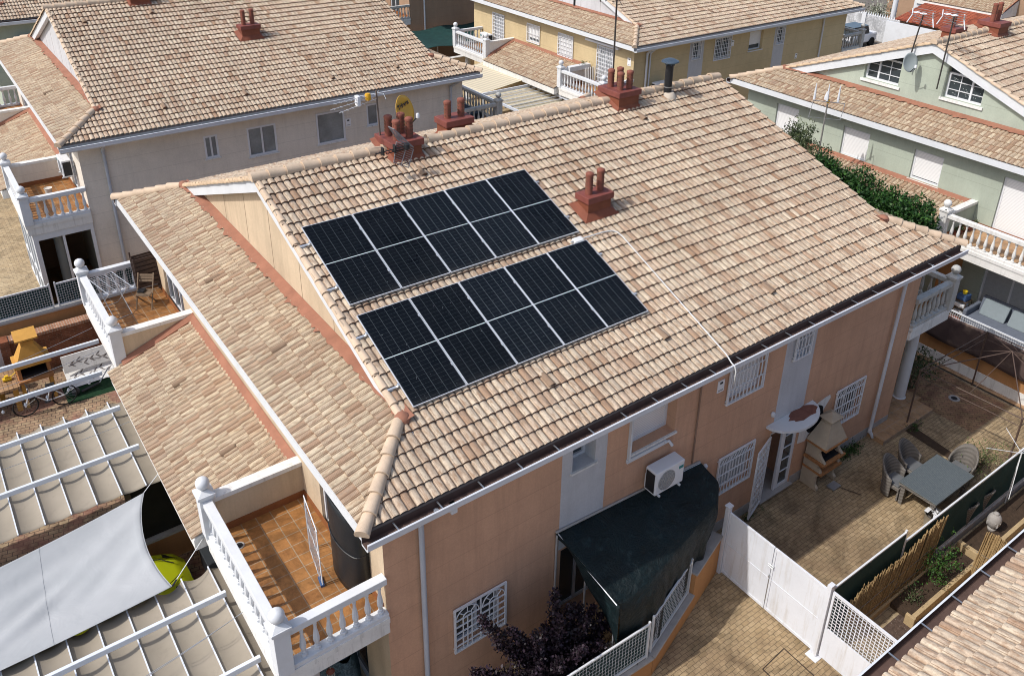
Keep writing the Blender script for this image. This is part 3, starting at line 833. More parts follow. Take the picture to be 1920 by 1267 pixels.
MB().lathe((12.2,7.42,8.78), [(.26,0),(.22,.14),(.17,.24),(.13,.28)], 14).build('mortar', M('pale_mortar', (.50,.43,.35), .95, .12, 5, .4, 40, speck=.4), f_, smooth=True)
MB().lathe((12.2,7.5,9.2), [(.119,0),(.119,.03)], 16).build('clamp_band', mSteel, f_, smooth=True)
def vent_tile(root, x, y, zroof, d=(0, PC, PS), lab=None):
    d = Vector(d); sd_ = d.cross(Vector((0,0,1))).normalized(); up = sd_.cross(d)
    c = Vector((x, y, zroof)); mb = MB(); K = 8; vs = []
    for i, (s_, r, hh) in enumerate(((-.14, .085, .06), (.20, .07, .02))):
        for k in range(K+1):
            t = math.pi*k/K; vs.append(c + d*s_ + sd_*math.cos(t)*r + up*(math.sin(t)*r*1.0 + hh))
    mb.add(vs, [(k, k+1, K+1+k+1, K+1+k) for k in range(K)])
    mb.add([vs[k]+d*.012 for k in range(K+1)], [tuple(range(K+1))], 1)
    mb.build('vent_tile', [mTile, mGap], root, smooth=True, recalc=False)
for (x, y) in ((3.54,6.83),(2.89,1.05),(5.89,.99),(9.3,.97),(10.63,6.89)): vent_tile(H, x, y, ZE+T*y)
for (x, y, zt) in ((-1.0, 8.9, None), (-.85,5.2,None)): vent_tile(H, x, y, ZE+T*(x+S), (PC,0,PS))
for (x, y) in ((-2.1,9.0),(-2.0,5.9)): vent_tile(H, x, y, 4.15-(-x+XL)*T, (PC,0,PS))
dpw = downpipe(H, [(-.30,-.10,ZE-.18),(-.31,.38,ZE-.50),(-.30,.47,ZE-.62),(-.30,.47,.1)], mGreyTrim, .052, sq=False)
MB().box((-.05,-.16,ZE-.36),(.07,-.04,ZE-.17)).build('gutter_outlet', mGutter, H, bevel=.01)
downpipe(H, [(14.72,-.10,ZE-.18),(14.66,.36,ZE-.55),(14.62,.46,ZE-.68),(14.56,.46,.25),(14.62,.36,.05)], mGutter, .05)
downpipe(H, [(6.80,.51,5.85),(6.82,.51,2.9)], M('pipe_brown', (.26,.17,.12), .6), .022)
# cable duct to the air conditioner
mb = MB(); mb.bar((4.74,.52,5.4),(4.74,.52,4.03),.09,.05); mb.bar((4.69,.52,4.0),(5.85,.52,4.0),.05,.09); mb.tube([(5.80,.50,4.0),(5.9,.48,4.02),(5.96,.42,3.9)], .035, 8)
mb.build('pipe_duct', mWhite, H)
# plinth, door and porch canopy
MB().box((6.9,.535,0),(9.77,.547,.32)).box((10.99,.535,0),(LH-XL,.547,.32)).build('plinth', mConc, H)
fr_ = frame_front()
mb = MB(fr=fr_)
for a in (9.78, 10.36): mb.box((a, -.09, .14), (a+.06, -.02, 2.31))
mb.box((9.84,-.09,2.25),(10.36,-.02,2.31))
mb.box((10.42,-.09,.14),(10.98,-.03,.24)); mb.box((10.42,-.09,2.21),(10.98,-.03,2.31)); mb.box((10.42,-.09,.24),(10.52,-.03,2.21)); mb.box((10.88,-.09,.24),(10.98,-.03,2.21))
for z in (.65,1.05,1.45,1.85): mb.box((10.52,-.085,z),(10.88,-.035,z+.02))
dr = mb.build('door', mWhiteClean, H, bevel=.004)
dr['label'] = 'white glazed door standing ajar in the doorway'
MB(fr=fr_).box((10.52,-.07,.24),(10.88,-.06,2.21)).build('pane', mGlass, dr)
MB(fr=fr_).box((9.70,-.75,.10),(11.04,.10,.135)).build('door_sill', mConc, H)
# barred security door hung on the left jamb, folded back over the wall
fa = (Vector((9.74,.50,0)), Vector((-.78,-.26,0)).normalized(), Vector((-.26,.78,0)).normalized(), Vector((0,0,1)))
mb = MB(fr=fa)
for a, b, c_, d_ in ((0,.06,.16,2.3),(.76,.82,.16,2.3)): mb.box((a,-.02,c_),(b,.02,d_))
for z in (.16, 2.24): mb.box((.06,-.02,z),(.76,.02,z+.06))
for k in range(1,6): mb.box((.06+.7*k/6-.009,-.01,.22),(.06+.7*k/6+.009,.01,2.24))
for k in range(1,8): mb.box((.06,-.012,.22+2.02*k/8-.009),(.76,.012,.22+2.02*k/8+.009))
sd2 = mb.build('security_door', mWhite, H); MB(fr=fa).tube([(.70,-.03,1.2),(.66,-.08,1.2),(.62,-.03,1.22)], .012, 6).build('handle', mWhiteClean, sd2)
n_ = 16; vs = []; 
for k in range(n_+1):
    a = math.pi*k/n_; vs.append((10.45-.92*math.cos(a), .545-.62*math.sin(a), 2.62))
cn = MB().ext(vs, (0,0,.07)).build('door_canopy', mWhite, H)
mRust = M('rust_stain', (.20,.085,.06), .8, .25, 8, .1, 60)
vs = [(10.72+.52*math.cos(a*math.pi/9)*(1+.12*math.sin(3*a)), .35+.20*math.sin(a*math.pi/9)*(1+.15*math.cos(2*a+1)), 2.693) for a in range(18)]
MB().face(vs).build('rust_patch', mRust, cn)
# plaques on the wall
mb = MB(fr=fr_)
mPlq = M('plaque_white', (.78,.78,.78), .5, .02); mInk = M('ink', (.03,.03,.035), .6, .05)
def plaque(parent, fr, a0, a1, z0, z1):
    o = MB(fr=fr).box((a0,.003,z0),(a1,.018,z1)).build('wall_plaque', mPlq, parent)
    w_ = a1-a0; mb = MB(fr=fr)
    mb.box((a0+w_*.3,.0182,z1-.10),(a1-w_*.28,.020,z1-.04)); 
    for k in range(5): mb.box((a0+w_*(.14+.15*k),.0182,z0+.04),(a0+w_*(.24+.15*k),.020,z0+.065))
    mb.build('print', mInk, o)
plaque(H, fr_, 7.40, 7.62, 4.60, 4.92)
# outside lamp stubs
for x, z in ((9.60,3.0),(7.25,2.55)):
    MB().lathe((x,.46,z), [(.02,0),(.05,.02),(.06,.10),(.03,.14)], 8).build('wall_lamp', mWhite, H, smooth=True)

# ------------------------------------------------------------------ grey house behind on the left
dG = (-.49, 21.0, 0)
LG = 13.5
house_grey = house('house', 'grey beige house with a wide tiled roof, behind the solar panel house on the left', 'house', dG, LG, WH, mGreyW, mCream, 8,
    front_ops=[(3.19,3.70,4.42,5.30,.05,G('greyglass', sill=True)), (4.82,5.96,4.14,5.31,.05,G('greyglass')), (7.62,8.84,4.06,5.36,.03,G('greyglass', n=1, lab='tilted single pane window')), (9.84,10.38,4.43,5.36,.05,G('greyglass', n=1))],
    left_ops=[(12.0,13.8,3.4,5.4,.12,G('glass', sill=False)), (1.95,3.2,3.4,5.4,.12,G('glass', sill=False))],
    terr=[(XL,-1,INS,4.25,INS,mWhite,mFloor,mGreyW,4.25,3.27,False), (XL,-1,11.3,15.0,15.0,mWhite,mFloor,mGreyW,11.3,3.27,False), (LG-XL,1,INS,4.25,INS,mBalGrey,mFloor,mGreyW,4.25,3.27,True)],
    porches=[(XL,-1,4.36,11.19,4,[mTileS,mGapLit]), (LG-XL,1,4.36,11.19,4,[mTileS,mGapLit])], vis=('near',), gin=mGutGrey)
H = house_grey
chimney(H, 6.70, 4.45, ZE+T*4.45, .42, .28, 8.28, [(-.19,0),(.19,.04)])
chimney(H, 3.35, 7.72, ZE+T*7.6, .42, .46, 9.38, P4)
for (x, y) in ((3.58,6.75),(2.13,1.04),(5.11,1.03),(8.69,1.13),(11.62,1.14),(1.02,6.6)): vent_tile(H, x, y, ZE+T*y)
vent_tile(H, -.9, 5.5, ZE+T*(-.9+S), (PC,0,PS))
downpipe(H, [(-.26,-.10,ZE-.18),(-.26,.36,ZE-.5),(-.24,.47,ZE-.62),(-.24,.47,.05)], mGreyTrim, .055)
downpipe(H, [(14.15,-.10,ZE-.18),(13.95,.36,ZE-.5),(13.87,.47,ZE-.62),(13.87,.47,.05)], mGreyTrim, .055)
plaque(H, frame_front(), 8.88, 9.11, 4.60, 4.92)
# enclosed porch under its terrace: white sliding doors
mb = MB()
for a in ((-2.95,.50,0,-2.80,.65,2.97), (-1.14,.50,0,-1.03,.60,2.97), (-2.05,.52,.2,-1.97,.6,2.8)): mb.box(a[:3], a[3:])
mb.box((-2.80,.50,2.72),(-1.14,.60,2.97)); mb.box((-2.80,.50,.05),(-1.14,.60,.16))
for k in range(5): mb.box((-2.95,.65+.9*k,0),(-2.87,.73+.9*k,2.97))
mb.box((-2.95,.65,2.75),(-2.87,4.3,2.97)); mb.box((-2.95,.65,.0),(-2.87,4.3,.12)); mb.box((-2.95,.65,1.0),(-2.87,4.3,1.08))
pe = mb.build('porch_enclosure', mWhite, H)
mClear, _n, _l, _b = _new('porch_glass')
_b.inputs['Base Color'].default_value = (.55,.6,.58,1); _b.inputs['Roughness'].default_value = .04; _b.inputs['Transmission Weight'].default_value = 1.0; _b.inputs['IOR'].default_value = 1.1
MB().face([(-2.80,.55,.16),(-1.14,.55,.16),(-1.14,.55,2.72),(-2.80,.55,2.72)]).build('pane', mClear, pe, recalc=False)
MB().face([(-2.91,.65,.1),(-2.91,4.3,.1),(-2.91,4.3,2.8),(-2.91,.65,2.8)]).build('pane', mCurt, pe, recalc=False)
MB().lathe((-2.1,1.6,0), [(.17,0),(.16,1.5),(.15,2.97)], 14).build('column', mWhite, H, smooth=True)
MB().box((-2.85,.62,.004),(-1.04,4.2,.03)).build('porch_floor', mFloor, H)
MB().box((-2.86,4.25,0),(-1.03,4.35,2.96)).build('porch_back_wall', mBrownW, H)

# ------------------------------------------------------------------ yellow house, far middle
dY = (24.8, 20.46, 0); LY = 15.4
house_yellow = house('house', 'yellow house in the back row with barred windows and a white corner terrace', 'house', dY, LY, WH, mYellow, mCream, 4,
    front_ops=[(3.14,3.70,4.70,5.60,.1,G('glass', n=1, grille='grid')), (4.84,6.04,4.42,5.58,.1,G('glass', grille='grid')), (7.62,8.76,4.52,5.58,.22,G('shutter', open_=.22)), (9.95,10.55,4.6,5.6,.1,G('glass', n=1, grille='grid'))],
    left_ops=[(2.08,3.25,3.4,5.44,.1,G('curtain', grille='grid', sill=False)), (5.32,6.52,4.25,5.43,.06,G('shutter', grille='grid')), (8.28,9.38,4.42,5.40,.1,G('shutter', open_=.15, grille='bars')), (11.75,12.85,3.4,5.38,.1,G('curtain', grille='grid', sill=False))],
    front_bands=[(2.93,4.0,3.0,6),(9.77,10.72,0,6)],
    terr=[(XL,-1,INS,3.9,INS,mWhite,mFloor,mWhiteOld,3.9,3.27,True,None,'white terrace beside the near corner'), (XL,-1,10.8,14.1,14.1,mWhite,mFloor,mWhiteOld,10.8,3.27,True), (LY-XL,1,INS,4.25,INS,mBalGrey,mFloor,mYellow,4.25,3.27,True)],
    porches=[(XL,-1,4.0,10.7,4,[mTileS,mGapLit])], gin=mGutGrey)
H = house_yellow
for (x, y) in ((2.34,1.6),(5.47,1.68)): vent_tile(H, x, y, ZE+T*y)
downpipe(H, [(-.10,-.10,ZE-.18),(-.15,.38,ZE-.45),(-.2,.47,ZE-.6),(-.2,.47,.05)], mGutter, .055)
downpipe(H, [(.35,-.10,ZE-.18),(.25,.30,ZE-.35),(.02,.47,ZE-.6),(.02,.47,3.4)], mGutter, .04)
downpipe(H, [(14.1,.47,5.85),(14.1,.47,.05)], mGutter, .05)
plaque(H, frame_front(), 6.12, 6.34, 5.0, 5.32); plaque(H, frame_left(), .75, 1.0, 4.9, 5.3); plaque(H, frame_front(), 11.9, 12.1, 3.5, 3.8)
chimney(H, 3.47, 7.72, ZE+T*7.6, .42, .46, 9.38, P4)

# ------------------------------------------------------------------ mint house on the right
dM = (24.75, -1.3, 0)
def wide_low_(u): return u > WH/2
def gwin(parent, gx, u0, u1, v0, star=False):
    """trapezoid attic window under the rake: white frame with small panes"""
    def zt(y_): return ZE+T*min(y_, WH-y_)-.36
    fr = frame_left(gx); d = -.20; mb = MB(fr=fr)
    zl = min(zt(u0), zt(u1)); wide_low = u0 > WH/2; mid = u0+(u1-u0)*(.62 if wide_low else .33)
    zh = 8.02 if wide_low_(u0) else 8.10
    for a in (u0, u1-.07, mid): mb.box((a, d, v0), (a+.07, d+.06, zh if a != mid else zh))
    mb.box((u0+.07,d+.002,v0),(u1-.07,d+.058,v0+.07)); mb.box((u0+.07,d+.002,zh-.07),(u1-.07,d+.058,zh))
    for z in (1,2): mb.box((u0+.07,d+.01,v0+(zh-v0)*z/3-.012),(u1-.07,d+.04,v0+(zh-v0)*z/3+.012))
    for f_ in (((u0+.07+mid)/2,) if wide_low else ((mid+.07+u1-.07)/2,)): mb.box((f_-.012,d+.012,v0+.07),(f_+.012,d+.038,zh-.07))
    w_ = mb.build('window', mWhiteClean, parent)
    MB(fr=fr).face([(u0+.05,d+.005,v0+.05),(u1-.05,d+.005,v0+.05),(u1-.05,d+.005,zh-.05),(u0+.05,d+.005,zh-.05)]).build('pane', mGlass, w_, recalc=False)
    MB(fr=fr).box((u0-.1,-.06,v0-.10),(u1+.1,.06,v0-.003)).build('sill', mWhiteOld, w_)
    if star:
        mb = MB(fr=fr); R = random.Random(4)
        for k in range(34):
            a, z = R.uniform(u0+.12, u1-.12), R.uniform(v0+.12, zh-.1)
            for j in range(3):
                t_ = j*math.pi/3; q = .028
                mb.add([(a-q*math.cos(t_), d+.008, z-q*math.sin(t_)), (a-.007*math.sin(t_), d+.008, z+.007*math.cos(t_)), (a+q*math.cos(t_), d+.008, z+q*math.sin(t_)), (a+.007*math.sin(t_), d+.008, z-.007*math.cos(t_))], [(0,1,2,3)])
        mb.build('star_curtain', M('star_print', (.35,.38,.38), .8, .05), w_, recalc=False)
house_mint = house('house', 'mint green house on the right with two attic windows in its gable', 'house', dM, LH, WH, mGreen, mGreen, 4,
    left_ops=[(12.32,13.44,4.05,5.46,.14,G('shutter', n=1)), (8.98,10.16,4.24,5.40,.14,G('shutter', n=1)), (5.97,7.12,4.26,5.40,.14,G('shutter', n=1, open_=.04)), (2.0,3.80,3.42,5.44,.14,G('shutter', n=1, sill=False)),
              (1.6,3.6,.2,2.4,.14,G('curtain', sill=False))],
    gable_ops=[(8.95,10.45,7.10),(5.72,7.15,7.18)],
    terr=[(XL,-1,INS,4.55,INS,mWhiteOld,mFloor2,mGreen,4.55,3.27,True)],
    porches=[(XL,-1,4.68,11.8,8,[mTileS,mGapLit])], rake=.36, flash=.13, vis=('near',))
H = house_mint
gwin(H, .14, 8.95, 10.45, 7.10); gwin(H, .14, 5.72, 7.15, 7.18, True)
chimney(H, 3.9, 7.72, ZE+T*7.6, .42, .46, 9.42, [(-.2,0),(.2,0)], poth=.7)
chimney(H, 1.8, 8.15, ZE+T*7.4, .42, .30, 9.36, [(-.15,0)], poth=.6, slope=-1)

# ------------------------------------------------------------------ houses further off
house_north = house('house', 'house at the top left edge, only its tiled eave and two wall units showing', 'house', (-.6, 42.0, 0), 13.5, WH, mGreen, mCream, 4, vis=('near',))
house_brown = house('house', 'brown walled house at the top middle behind the grey roof', 'house', (24.2, 42.0, 0), 14.57, WH, mBrownW, mCream, 4, mat_ends=mBrownW,
    left_ops=[(1.95,3.25,3.39,5.42,.12,G('glass', sill=False))], terr=[(XL,-1,INS,4.25,INS,mBalGrey,mFloor,mPeachLit,4.25,3.27,True)], vis=('near',))
downpipe(house_brown, [(.1,.47,5.8),(.1,.47,.05)], mGutter, .055)
house_south = house('house', 'house below on the right edge, only its tiled roof and gutter in view', 'house', (3.6, -21.86, 0), 12.6, WH, mPeach, mPeachLit, 8, vis=('near','far'))
mRedTile = paver('red_flat_tiles', (.42,.115,.055), (.36,.09,.045), (.20,.05,.03), .22, .30, 0, .2, (.2,.05,.03), .5, .03, None, 1, .8, .7)
house_east = house('house', 'far house at the top right corner with a tiled porch roof', 'house', (64.3, 16.8, 0), 13.0, WH, mBrownW, mCream, 4, vis=('near',), porches=[(XL,-1,4.3,11.19,4,[mTileS,mGapLit])])
# ------------------------------------------------------------------ solar panels
ang = math.atan(T)
m, n, l, b = _new('solar_cells')
tc = n.new('ShaderNodeTexCoord').outputs['Object']
sx = n.new('ShaderNodeSeparateXYZ'); l.new(tc, sx.inputs[0])
def lines(axis, period, off, wd):
    q = mth(n, l, 'FRACT', mth(n, l, 'DIVIDE', mth(n, l, 'SUBTRACT', sx.outputs[axis], off), period))
    return mth(n, l, 'LESS_THAN', mth(n, l, 'ABSOLUTE', mth(n, l, 'SUBTRACT', q, .5)), wd/period/2)
c = rmp(n, l, nz(n, l, 1.2, 3, pos(n)), [(.3, (.0035,.0050,.0075)), (.7, (.0060,.0080,.0110))])
c = mix(n, l, c, (.060,.070,.076), lines(1, .0945, .0275, .0026))
c = mix(n, l, c, (.17,.195,.21), lines(0, .182, .021-.091, .0034))
oi_ = n.new('ShaderNodeObjectInfo').outputs['Random']
c = mix(n, l, c, rmp(n, l, oi_, [(0, .65), (1, 1.45)]), 1.0, 'MULTIPLY')
dst = mth(n, l, 'MULTIPLY', rmp(n, l, sx.outputs[1], [(.0, 1.0), (.16, .25), (1.0, .12)]), rmp(n, l, nz(n, l, 2.2, 6, pos(n), .7), [(.35, .1), (.7, 1.0)]))
c = mix(n, l, c, (.20,.19,.17), mth(n, l, 'MULTIPLY', dst, .10))
mid = mth(n, l, 'LESS_THAN', mth(n, l, 'ABSOLUTE', mth(n, l, 'SUBTRACT', sx.outputs[1], 1.139)), .008)
c = mix(n, l, c, (.60,.66,.68), mid)
spk = rmp(n, l, nz(n, l, 22, 2, pos(n)), [(.74, 0.0), (.77, .6)])
c = mix(n, l, c, (.35,.38,.40), spk)
l.new(c, b.inputs['Base Color']); b.inputs['Roughness'].default_value = .14; b.inputs['Specular IOR Level'].default_value = .13
mCell = m
mFrame = M('panel_frame', (.66,.68,.72), .35, .03, 4, 0, metal=.3, spec=.5)
order = ['first', 'second', 'third', 'fourth', 'fifth']
protoP = None
N_ = Vector((0, -math.sin(ang), math.cos(ang))) * .135
for row, b0 in (('upper', 4.2366), ('lower', 1.6658)):
    for k in range(5):
        x = .2113 + k*1.154
        lab = 'black solar panel, %s from the left in the %s row on the tiled roof' % (order[k], row)
        loc = (x, b0*PC + N_.y, ZE + b0*PS + N_.z)
        r = thing('solar_panel', lab, 'solar panel', loc, 'solar panels on the front roof slope', rot=(ang, 0, 0))
        if protoP is None:
            mb = MB(); f = .011; w_, h_ = 1.134, 2.278
            mb.box((0,0,-.035),(f,h_,0)).box((w_-f,0,-.035),(w_,h_,0)).box((f,0,-.035),(w_-f,f,0)).box((f,h_-f,-.035),(w_-f,h_,0))
            fr = mb.build('panel_frame', mFrame, r)
            gl = MB().box((f,f,-.03),(w_-f,h_-f,-.004)).build('cell_sheet', mCell, r)
            protoP = (fr, gl)
        else:
            for q in protoP: dup(q, r)
# clamps between panels and rails below
for row, b0 in (('upper', 4.2366), ('lower', 1.6658)):
    for side, fr_u in (('upper', 1.80), ('lower', .52)):
        u = b0+fr_u; base = (-.02, u*PC, ZE+u*PS+.04)
        r = thing('mounting_rail', 'aluminium rail sticking out left of the %s solar row, %s of its two rails' % (row, side), 'mounting rail', base, 'rails under the solar panels', rot=(ang,0,0))
        MB().box((0,-.02,.02),(5.95+.15,.02,.058)).build('rail', mAlu, r)
        mb = MB()
        for k in range(6):
            xx = .2313-.02+k*1.154 - (.012 if k else 0)
            mb.box((xx-.018+.0,-.03,.058),(xx+.018,.03,.105))
        mb.build('clamps', mAlu, r)
        mb = MB()
        for k in range(5): mb.box((.05+k*1.4,-.03,-.05),(.10+k*1.4,.03,.0198))
        mb.build('roof_hooks', mAlu, r)
def roofp(x, u, off): return Vector((x, u*PC - off*PS, ZE + u*PS + off*PC))
cdt = MB()
pts = [roofp(5.55,4.02,.13), roofp(6.55,4.03,.09), roofp(6.80,4.00,.08), roofp(6.90,3.90,.08), roofp(6.93,3.72,.08), roofp(6.90,2.0,.075), roofp(6.86,.05,.075), Vector((6.84,-.16,ZE-.02)), Vector((6.84,-.26,ZE-.06)), Vector((6.84,-.30,ZE-.16)), Vector((6.84,-.30,ZE-.45)), Vector((6.88,-.26,ZE-.52))]
o = cdt.tube(pts, .016, 8).build('cable_conduit', M('conduit_white', (.55,.55,.54), .45, .04, 4, 0), smooth=True)
tag(o, 'thin white conduit running down the roof from the lower solar row to the gutter', 'conduit')
q = roofp(5.78,4.02,.10); r = thing('junction_box', 'small white box at the top right corner of the lower solar row', 'junction box', q, rot=(ang,0,0))
MB().box((-.14,-.07,-.05),(.12,.07,.05)).build('box', mWhiteOld, r, bevel=.015); MB().tube([(-.16,0,0),(-.22,-.05,-.02)], .012, 6).build('cable_gland', mSteel, r, smooth=True)

# ------------------------------------------------------------------ aerials on the chimneys
def yagi(mb, p, d, L, n, el=.22, r=.008, up=Vector((0,0,1))):
    p = Vector(p); d = Vector(d).normalized(); s_ = d.cross(up).normalized()
    mb.tube([p, p+d*L], r*1.2, 5)
    for k in range(n):
        c_ = p + d*(L*(k+.5)/n); e = el*(1.0-.3*k/n)
        mb.tube([c_-s_*e/2, c_+s_*e/2], r*.7, 4)
t = thing('tv_antenna', 'television mast with a long twin boom aerial pointing left, behind the four-pot red chimney', 'antenna', (3.13,8.0,8.9))
MB(t).tube([(3.13,8.0,8.9),(3.08,8.0,10.48)], .022, 8).build('mast', M('mast_brown', (.13,.10,.085), .6, .1, 5, 0), t, smooth=True)
mb = MB(t)
yagi(mb, (3.08,8.0,10.40), (-1,-.10,-.02), 1.15, 9, .16); yagi(mb, (3.08,8.0,10.28), (-1,-.05,-.16), 1.0, 7, .16); yagi(mb, (3.0,7.98,10.34), (-1,-.08,-.08), 1.15, 6, .14)
for s_ in (-1,1): mb.tube([(3.08,8.0,10.42),(3.2,8.0+.12*s_,10.42),(3.22,8.0+.2*s_,10.3)], .007, 4)
mb.build('aerial', mAlu, t)
MB(t).box((2.55,7.9,10.20),(2.63,8.06,10.44)).build('reflector', mWhiteClean, t, bevel=.01)
MB(t).lathe((2.85,7.98,10.28), [(.03,0),(.07,.02),(.075,.12),(.06,.17),(.02,.18)], 12).build('amplifier', M('amber_plastic', (.62,.33,.02), .5, .05), t, smooth=True)

t = thing('grid_antenna', 'dark wire grid aerial lying against the red chimney beside the solar panels', 'antenna', (3.35,7.1,8.9))
mb = MB(t)
def gridpane(a, b_, c_, d_, n1, rr=.006, frame=.012):
    a, b_, c_, d_ = map(Vector, (a, b_, c_, d_))
    for p_, q_ in ((a,b_),(b_,c_),(c_,d_),(d_,a)): mb.tube([p_,q_], frame, 5)
    for k in range(1, n1): mb.tube([a.lerp(d_, k/n1), b_.lerp(c_, k/n1)], rr, 4)
gridpane((2.82,6.98,9.95),(2.90,6.86,9.90),(3.36,6.84,9.38),(3.06,6.98,9.56), 10, .007)
gridpane((2.97,6.92,9.57),(3.36,6.84,9.33),(3.18,6.78,8.94),(2.85,6.86,9.12), 9, .007)
mb.tube([(3.2,6.86,9.45),(3.0,6.80,9.02)], .012, 5)
mb.build('wire_grid', M('wire_dark', (.26,.24,.24), .5, .2, 20), t)
mb = MB(t); yagi(mb, (3.2,6.86,9.45), (-1,-.05,-.02), .82, 9, .16, .010); yagi(mb, (3.2,6.86,9.38), (-1,-.05,.0), .55, 7, .2, .009)
mb.box((2.86,6.78,9.36),(2.89,6.90,9.54)); mb.box((2.56,6.78,9.36),(2.59,6.90,9.54)); mb.build('aerial', mBlack, t)
MB(t).lathe((3.18,6.82,9.38), [(.05,0),(.08,.03),(.07,.12),(.02,.15)], 10).build('feed_box', mBlack, t, smooth=True)

def dish(t, c, nrm, R, mat, dark=mBlack, dep=.07, sq=1.15):
    c = Vector(c); nrm = Vector(nrm).normalized(); a = nrm.cross(Vector((0,0,1))).normalized(); u = a.cross(nrm)
    if u.z < 0: u = -u
    vs = [c - nrm*dep]; K = 28; RN = 5
    for i in range(1, RN+1):
        for k in range(K):
            th = 2*math.pi*k/K; r_ = R*i/RN
            vs.append(c - nrm*dep*(1-(i/RN)**2) + a*math.cos(th)*r_ + u*math.sin(th)*r_*sq)
    fs = [(0, 1+k, 1+(k+1) % K) for k in range(K)]
    for i in range(RN-1):
        for k in range(K): fs.append((1+i*K+k, 1+(i+1)*K+k, 1+(i+1)*K+(k+1) % K, 1+i*K+(k+1) % K))
    mb = MB(t); mb.add(vs, fs); o = mb.build('reflector', mat, t, smooth=True, thick=.012)
    f = c + nrm*R*.95 - u*R*.55
    MB(t).tube([c - u*R*sq*.95, f], .014, 6).build('feed_arm', dark, t)
    MB(t).lathe(f, [(.02,-.05),(.045,-.03),(.045,.05),(.03,.08)], 10).build('feed_head', mWhiteClean, t, smooth=True)
    return a, u, nrm
t = thing('satellite_dish', 'yellow satellite dish with black lettering behind the red chimney', 'satellite dish', (3.75,8.25,8.9))
mAmb = M('dish_yellow', (.62,.33,.025), .4, .05, 4, 0, spec=.5)
a_, u_, n_d = dish(t, (3.95,8.25,9.76), (.42,-.85,.30), .34, mAmb)
MB(t).tube([(3.8,8.42,8.95),(3.8,8.4,9.7)], .025, 8).build('mast', mBlack, t, smooth=True)
def text_obj(s, name, parent, mat, size, O, X, Y, ext=.002):
    cu = bpy.data.curves.new(name, 'FONT'); cu.body = s; cu.size = size; cu.align_x = 'CENTER'; cu.align_y = 'CENTER'; cu.extrude = ext; cu.offset = size*.03
    o = bpy.data.objects.new(name, cu); COL.objects.link(o)
    me = bpy.data.meshes.new_from_object(o.evaluated_get(bpy.context.evaluated_depsgraph_get()))
    bpy.data.objects.remove(o); bpy.data.curves.remove(cu)
    X = Vector(X).normalized(); Y = (Vector(Y) - X*Vector(Y).dot(X)).normalized(); Z = X.cross(Y)
    Mx = Matrix((( X.x,Y.x,Z.x,O[0]),(X.y,Y.y,Z.y,O[1]),(X.z,Y.z,Z.z,O[2]),(0,0,0,1)))
    me.transform(Mx); me.materials.clear(); me.materials.append(mat)
    o = bpy.data.objects.new(name, me); COL.objects.link(o); o.parent = parent
    return o
X_ = a_ if a_.x > 0 else -a_
oc = Vector((3.95,8.25,9.78)) - Vector(t.location) + u_*.13 + n_d*(-.048)
text_obj('Televes', 'lettering', t, mInk, .150, oc + n_d*.035, X_ + u_*.12, u_, .004)

# ------------------------------------------------------------------ front facade things
def ac_unit(name, label, O, A, N, w=.86, h=.62, d=.33, loc=None, group=None):
    t = thing(name, label, 'air conditioner', loc, group); fr = (Vector(loc), Vector(A), Vector(N), Vector((0,0,1)))
    MB(t, fr).box((-w/2,.10,0),(w/2,.10+d,h)).build('casing', mWhiteClean, t, bevel=.02)
    mb = MB(t, fr); c_ = (-w*.12, h*.5); yy = .10+d+.006
    for r_ in (.07,.13,.19,.25):
        mb.tube([(c_[0]+r_*math.cos(k*math.pi/12), yy, c_[1]+r_*math.sin(k*math.pi/12)) for k in range(25)], .006, 4)
    for k in range(12): mb.tube([(c_[0]+.05*math.cos(k*math.pi/6), yy, c_[1]+.05*math.sin(k*math.pi/6)),(c_[0]+.26*math.cos(k*math.pi/6), yy, c_[1]+.26*math.sin(k*math.pi/6))], .005, 4)
    mb.build('fan_guard', mSteel, t)
    vs = [(c_[0]+.25*math.cos(k*math.pi/14), yy-.004, c_[1]+.25*math.sin(k*math.pi/14)) for k in range(28)]
    MB(t, fr).face(vs).build('fan_opening', M('fan_grey', (.30,.31,.32), .6, .2, 30), t, recalc=False)
    mb = MB(t, fr)
    for s_ in (-1,1):
        mb.box((s_*w*.36-.02,0,-.05),(s_*w*.36+.02,.10+d+.04,-.01)); mb.box((s_*w*.36-.02,0,-.01),(s_*w*.36+.02,.03,.30))
    mb.build('wall_bracket', mWhite, t)
    MB(t, fr).box((-w/2-.006,.13,.05),(-w/2-.001,.06+d,h-.06)).build('coil_fins', mBlack, t)
    MB(t, fr).box((w*.30,yy-.005,h*.68),(w*.46,yy,h*.80)).build('badge', M('teal_badge', (.02,.20,.20), .5), t)
    return t
ac_unit('ac_unit', 'white outdoor air conditioner on the peach wall above the dark green tarpaulin', None, (1,0,0), (0,-1,0), loc=(5.66,.55,3.05))

# dark green tarpaulin lean-to
t = thing('tarpaulin_awning', 'dark green tarpaulin lean-to fixed to the peach wall over the small yard', 'awning', (4.5,.5,0))
mTarp, n, l, b = _new('tarpaulin')
c = rmp(n, l, nz(n, l, .9, 5, pos(n)), [(.3, (.0045,.0105,.0125)), (.7, (.008,.019,.022))])
c = mix(n, l, c, (.035,.065,.07), rmp(n, l, nz(n, l, 5, 6, pos(n), .75, .8), [(.56,0.0),(.72,.7)]))
l.new(c, b.inputs['Base Color']); b.inputs['Roughness'].default_value = .5; b.inputs['Specular IOR Level'].default_value = .22
bump(n, l, b, nz(n, l, 2.2, 6, pos(n), .68, 2.2), 1.0, .09)
back = [Vector((2.83,.53,3.07)), Vector((7.12,.53,2.78))]
front = [Vector((3.04,-1.24,2.50)), Vector((3.92,-1.20,2.48)), Vector((5.4,-.83,2.50)), Vector((6.72,-.46,2.52)), Vector((7.15,-.08,2.60))]
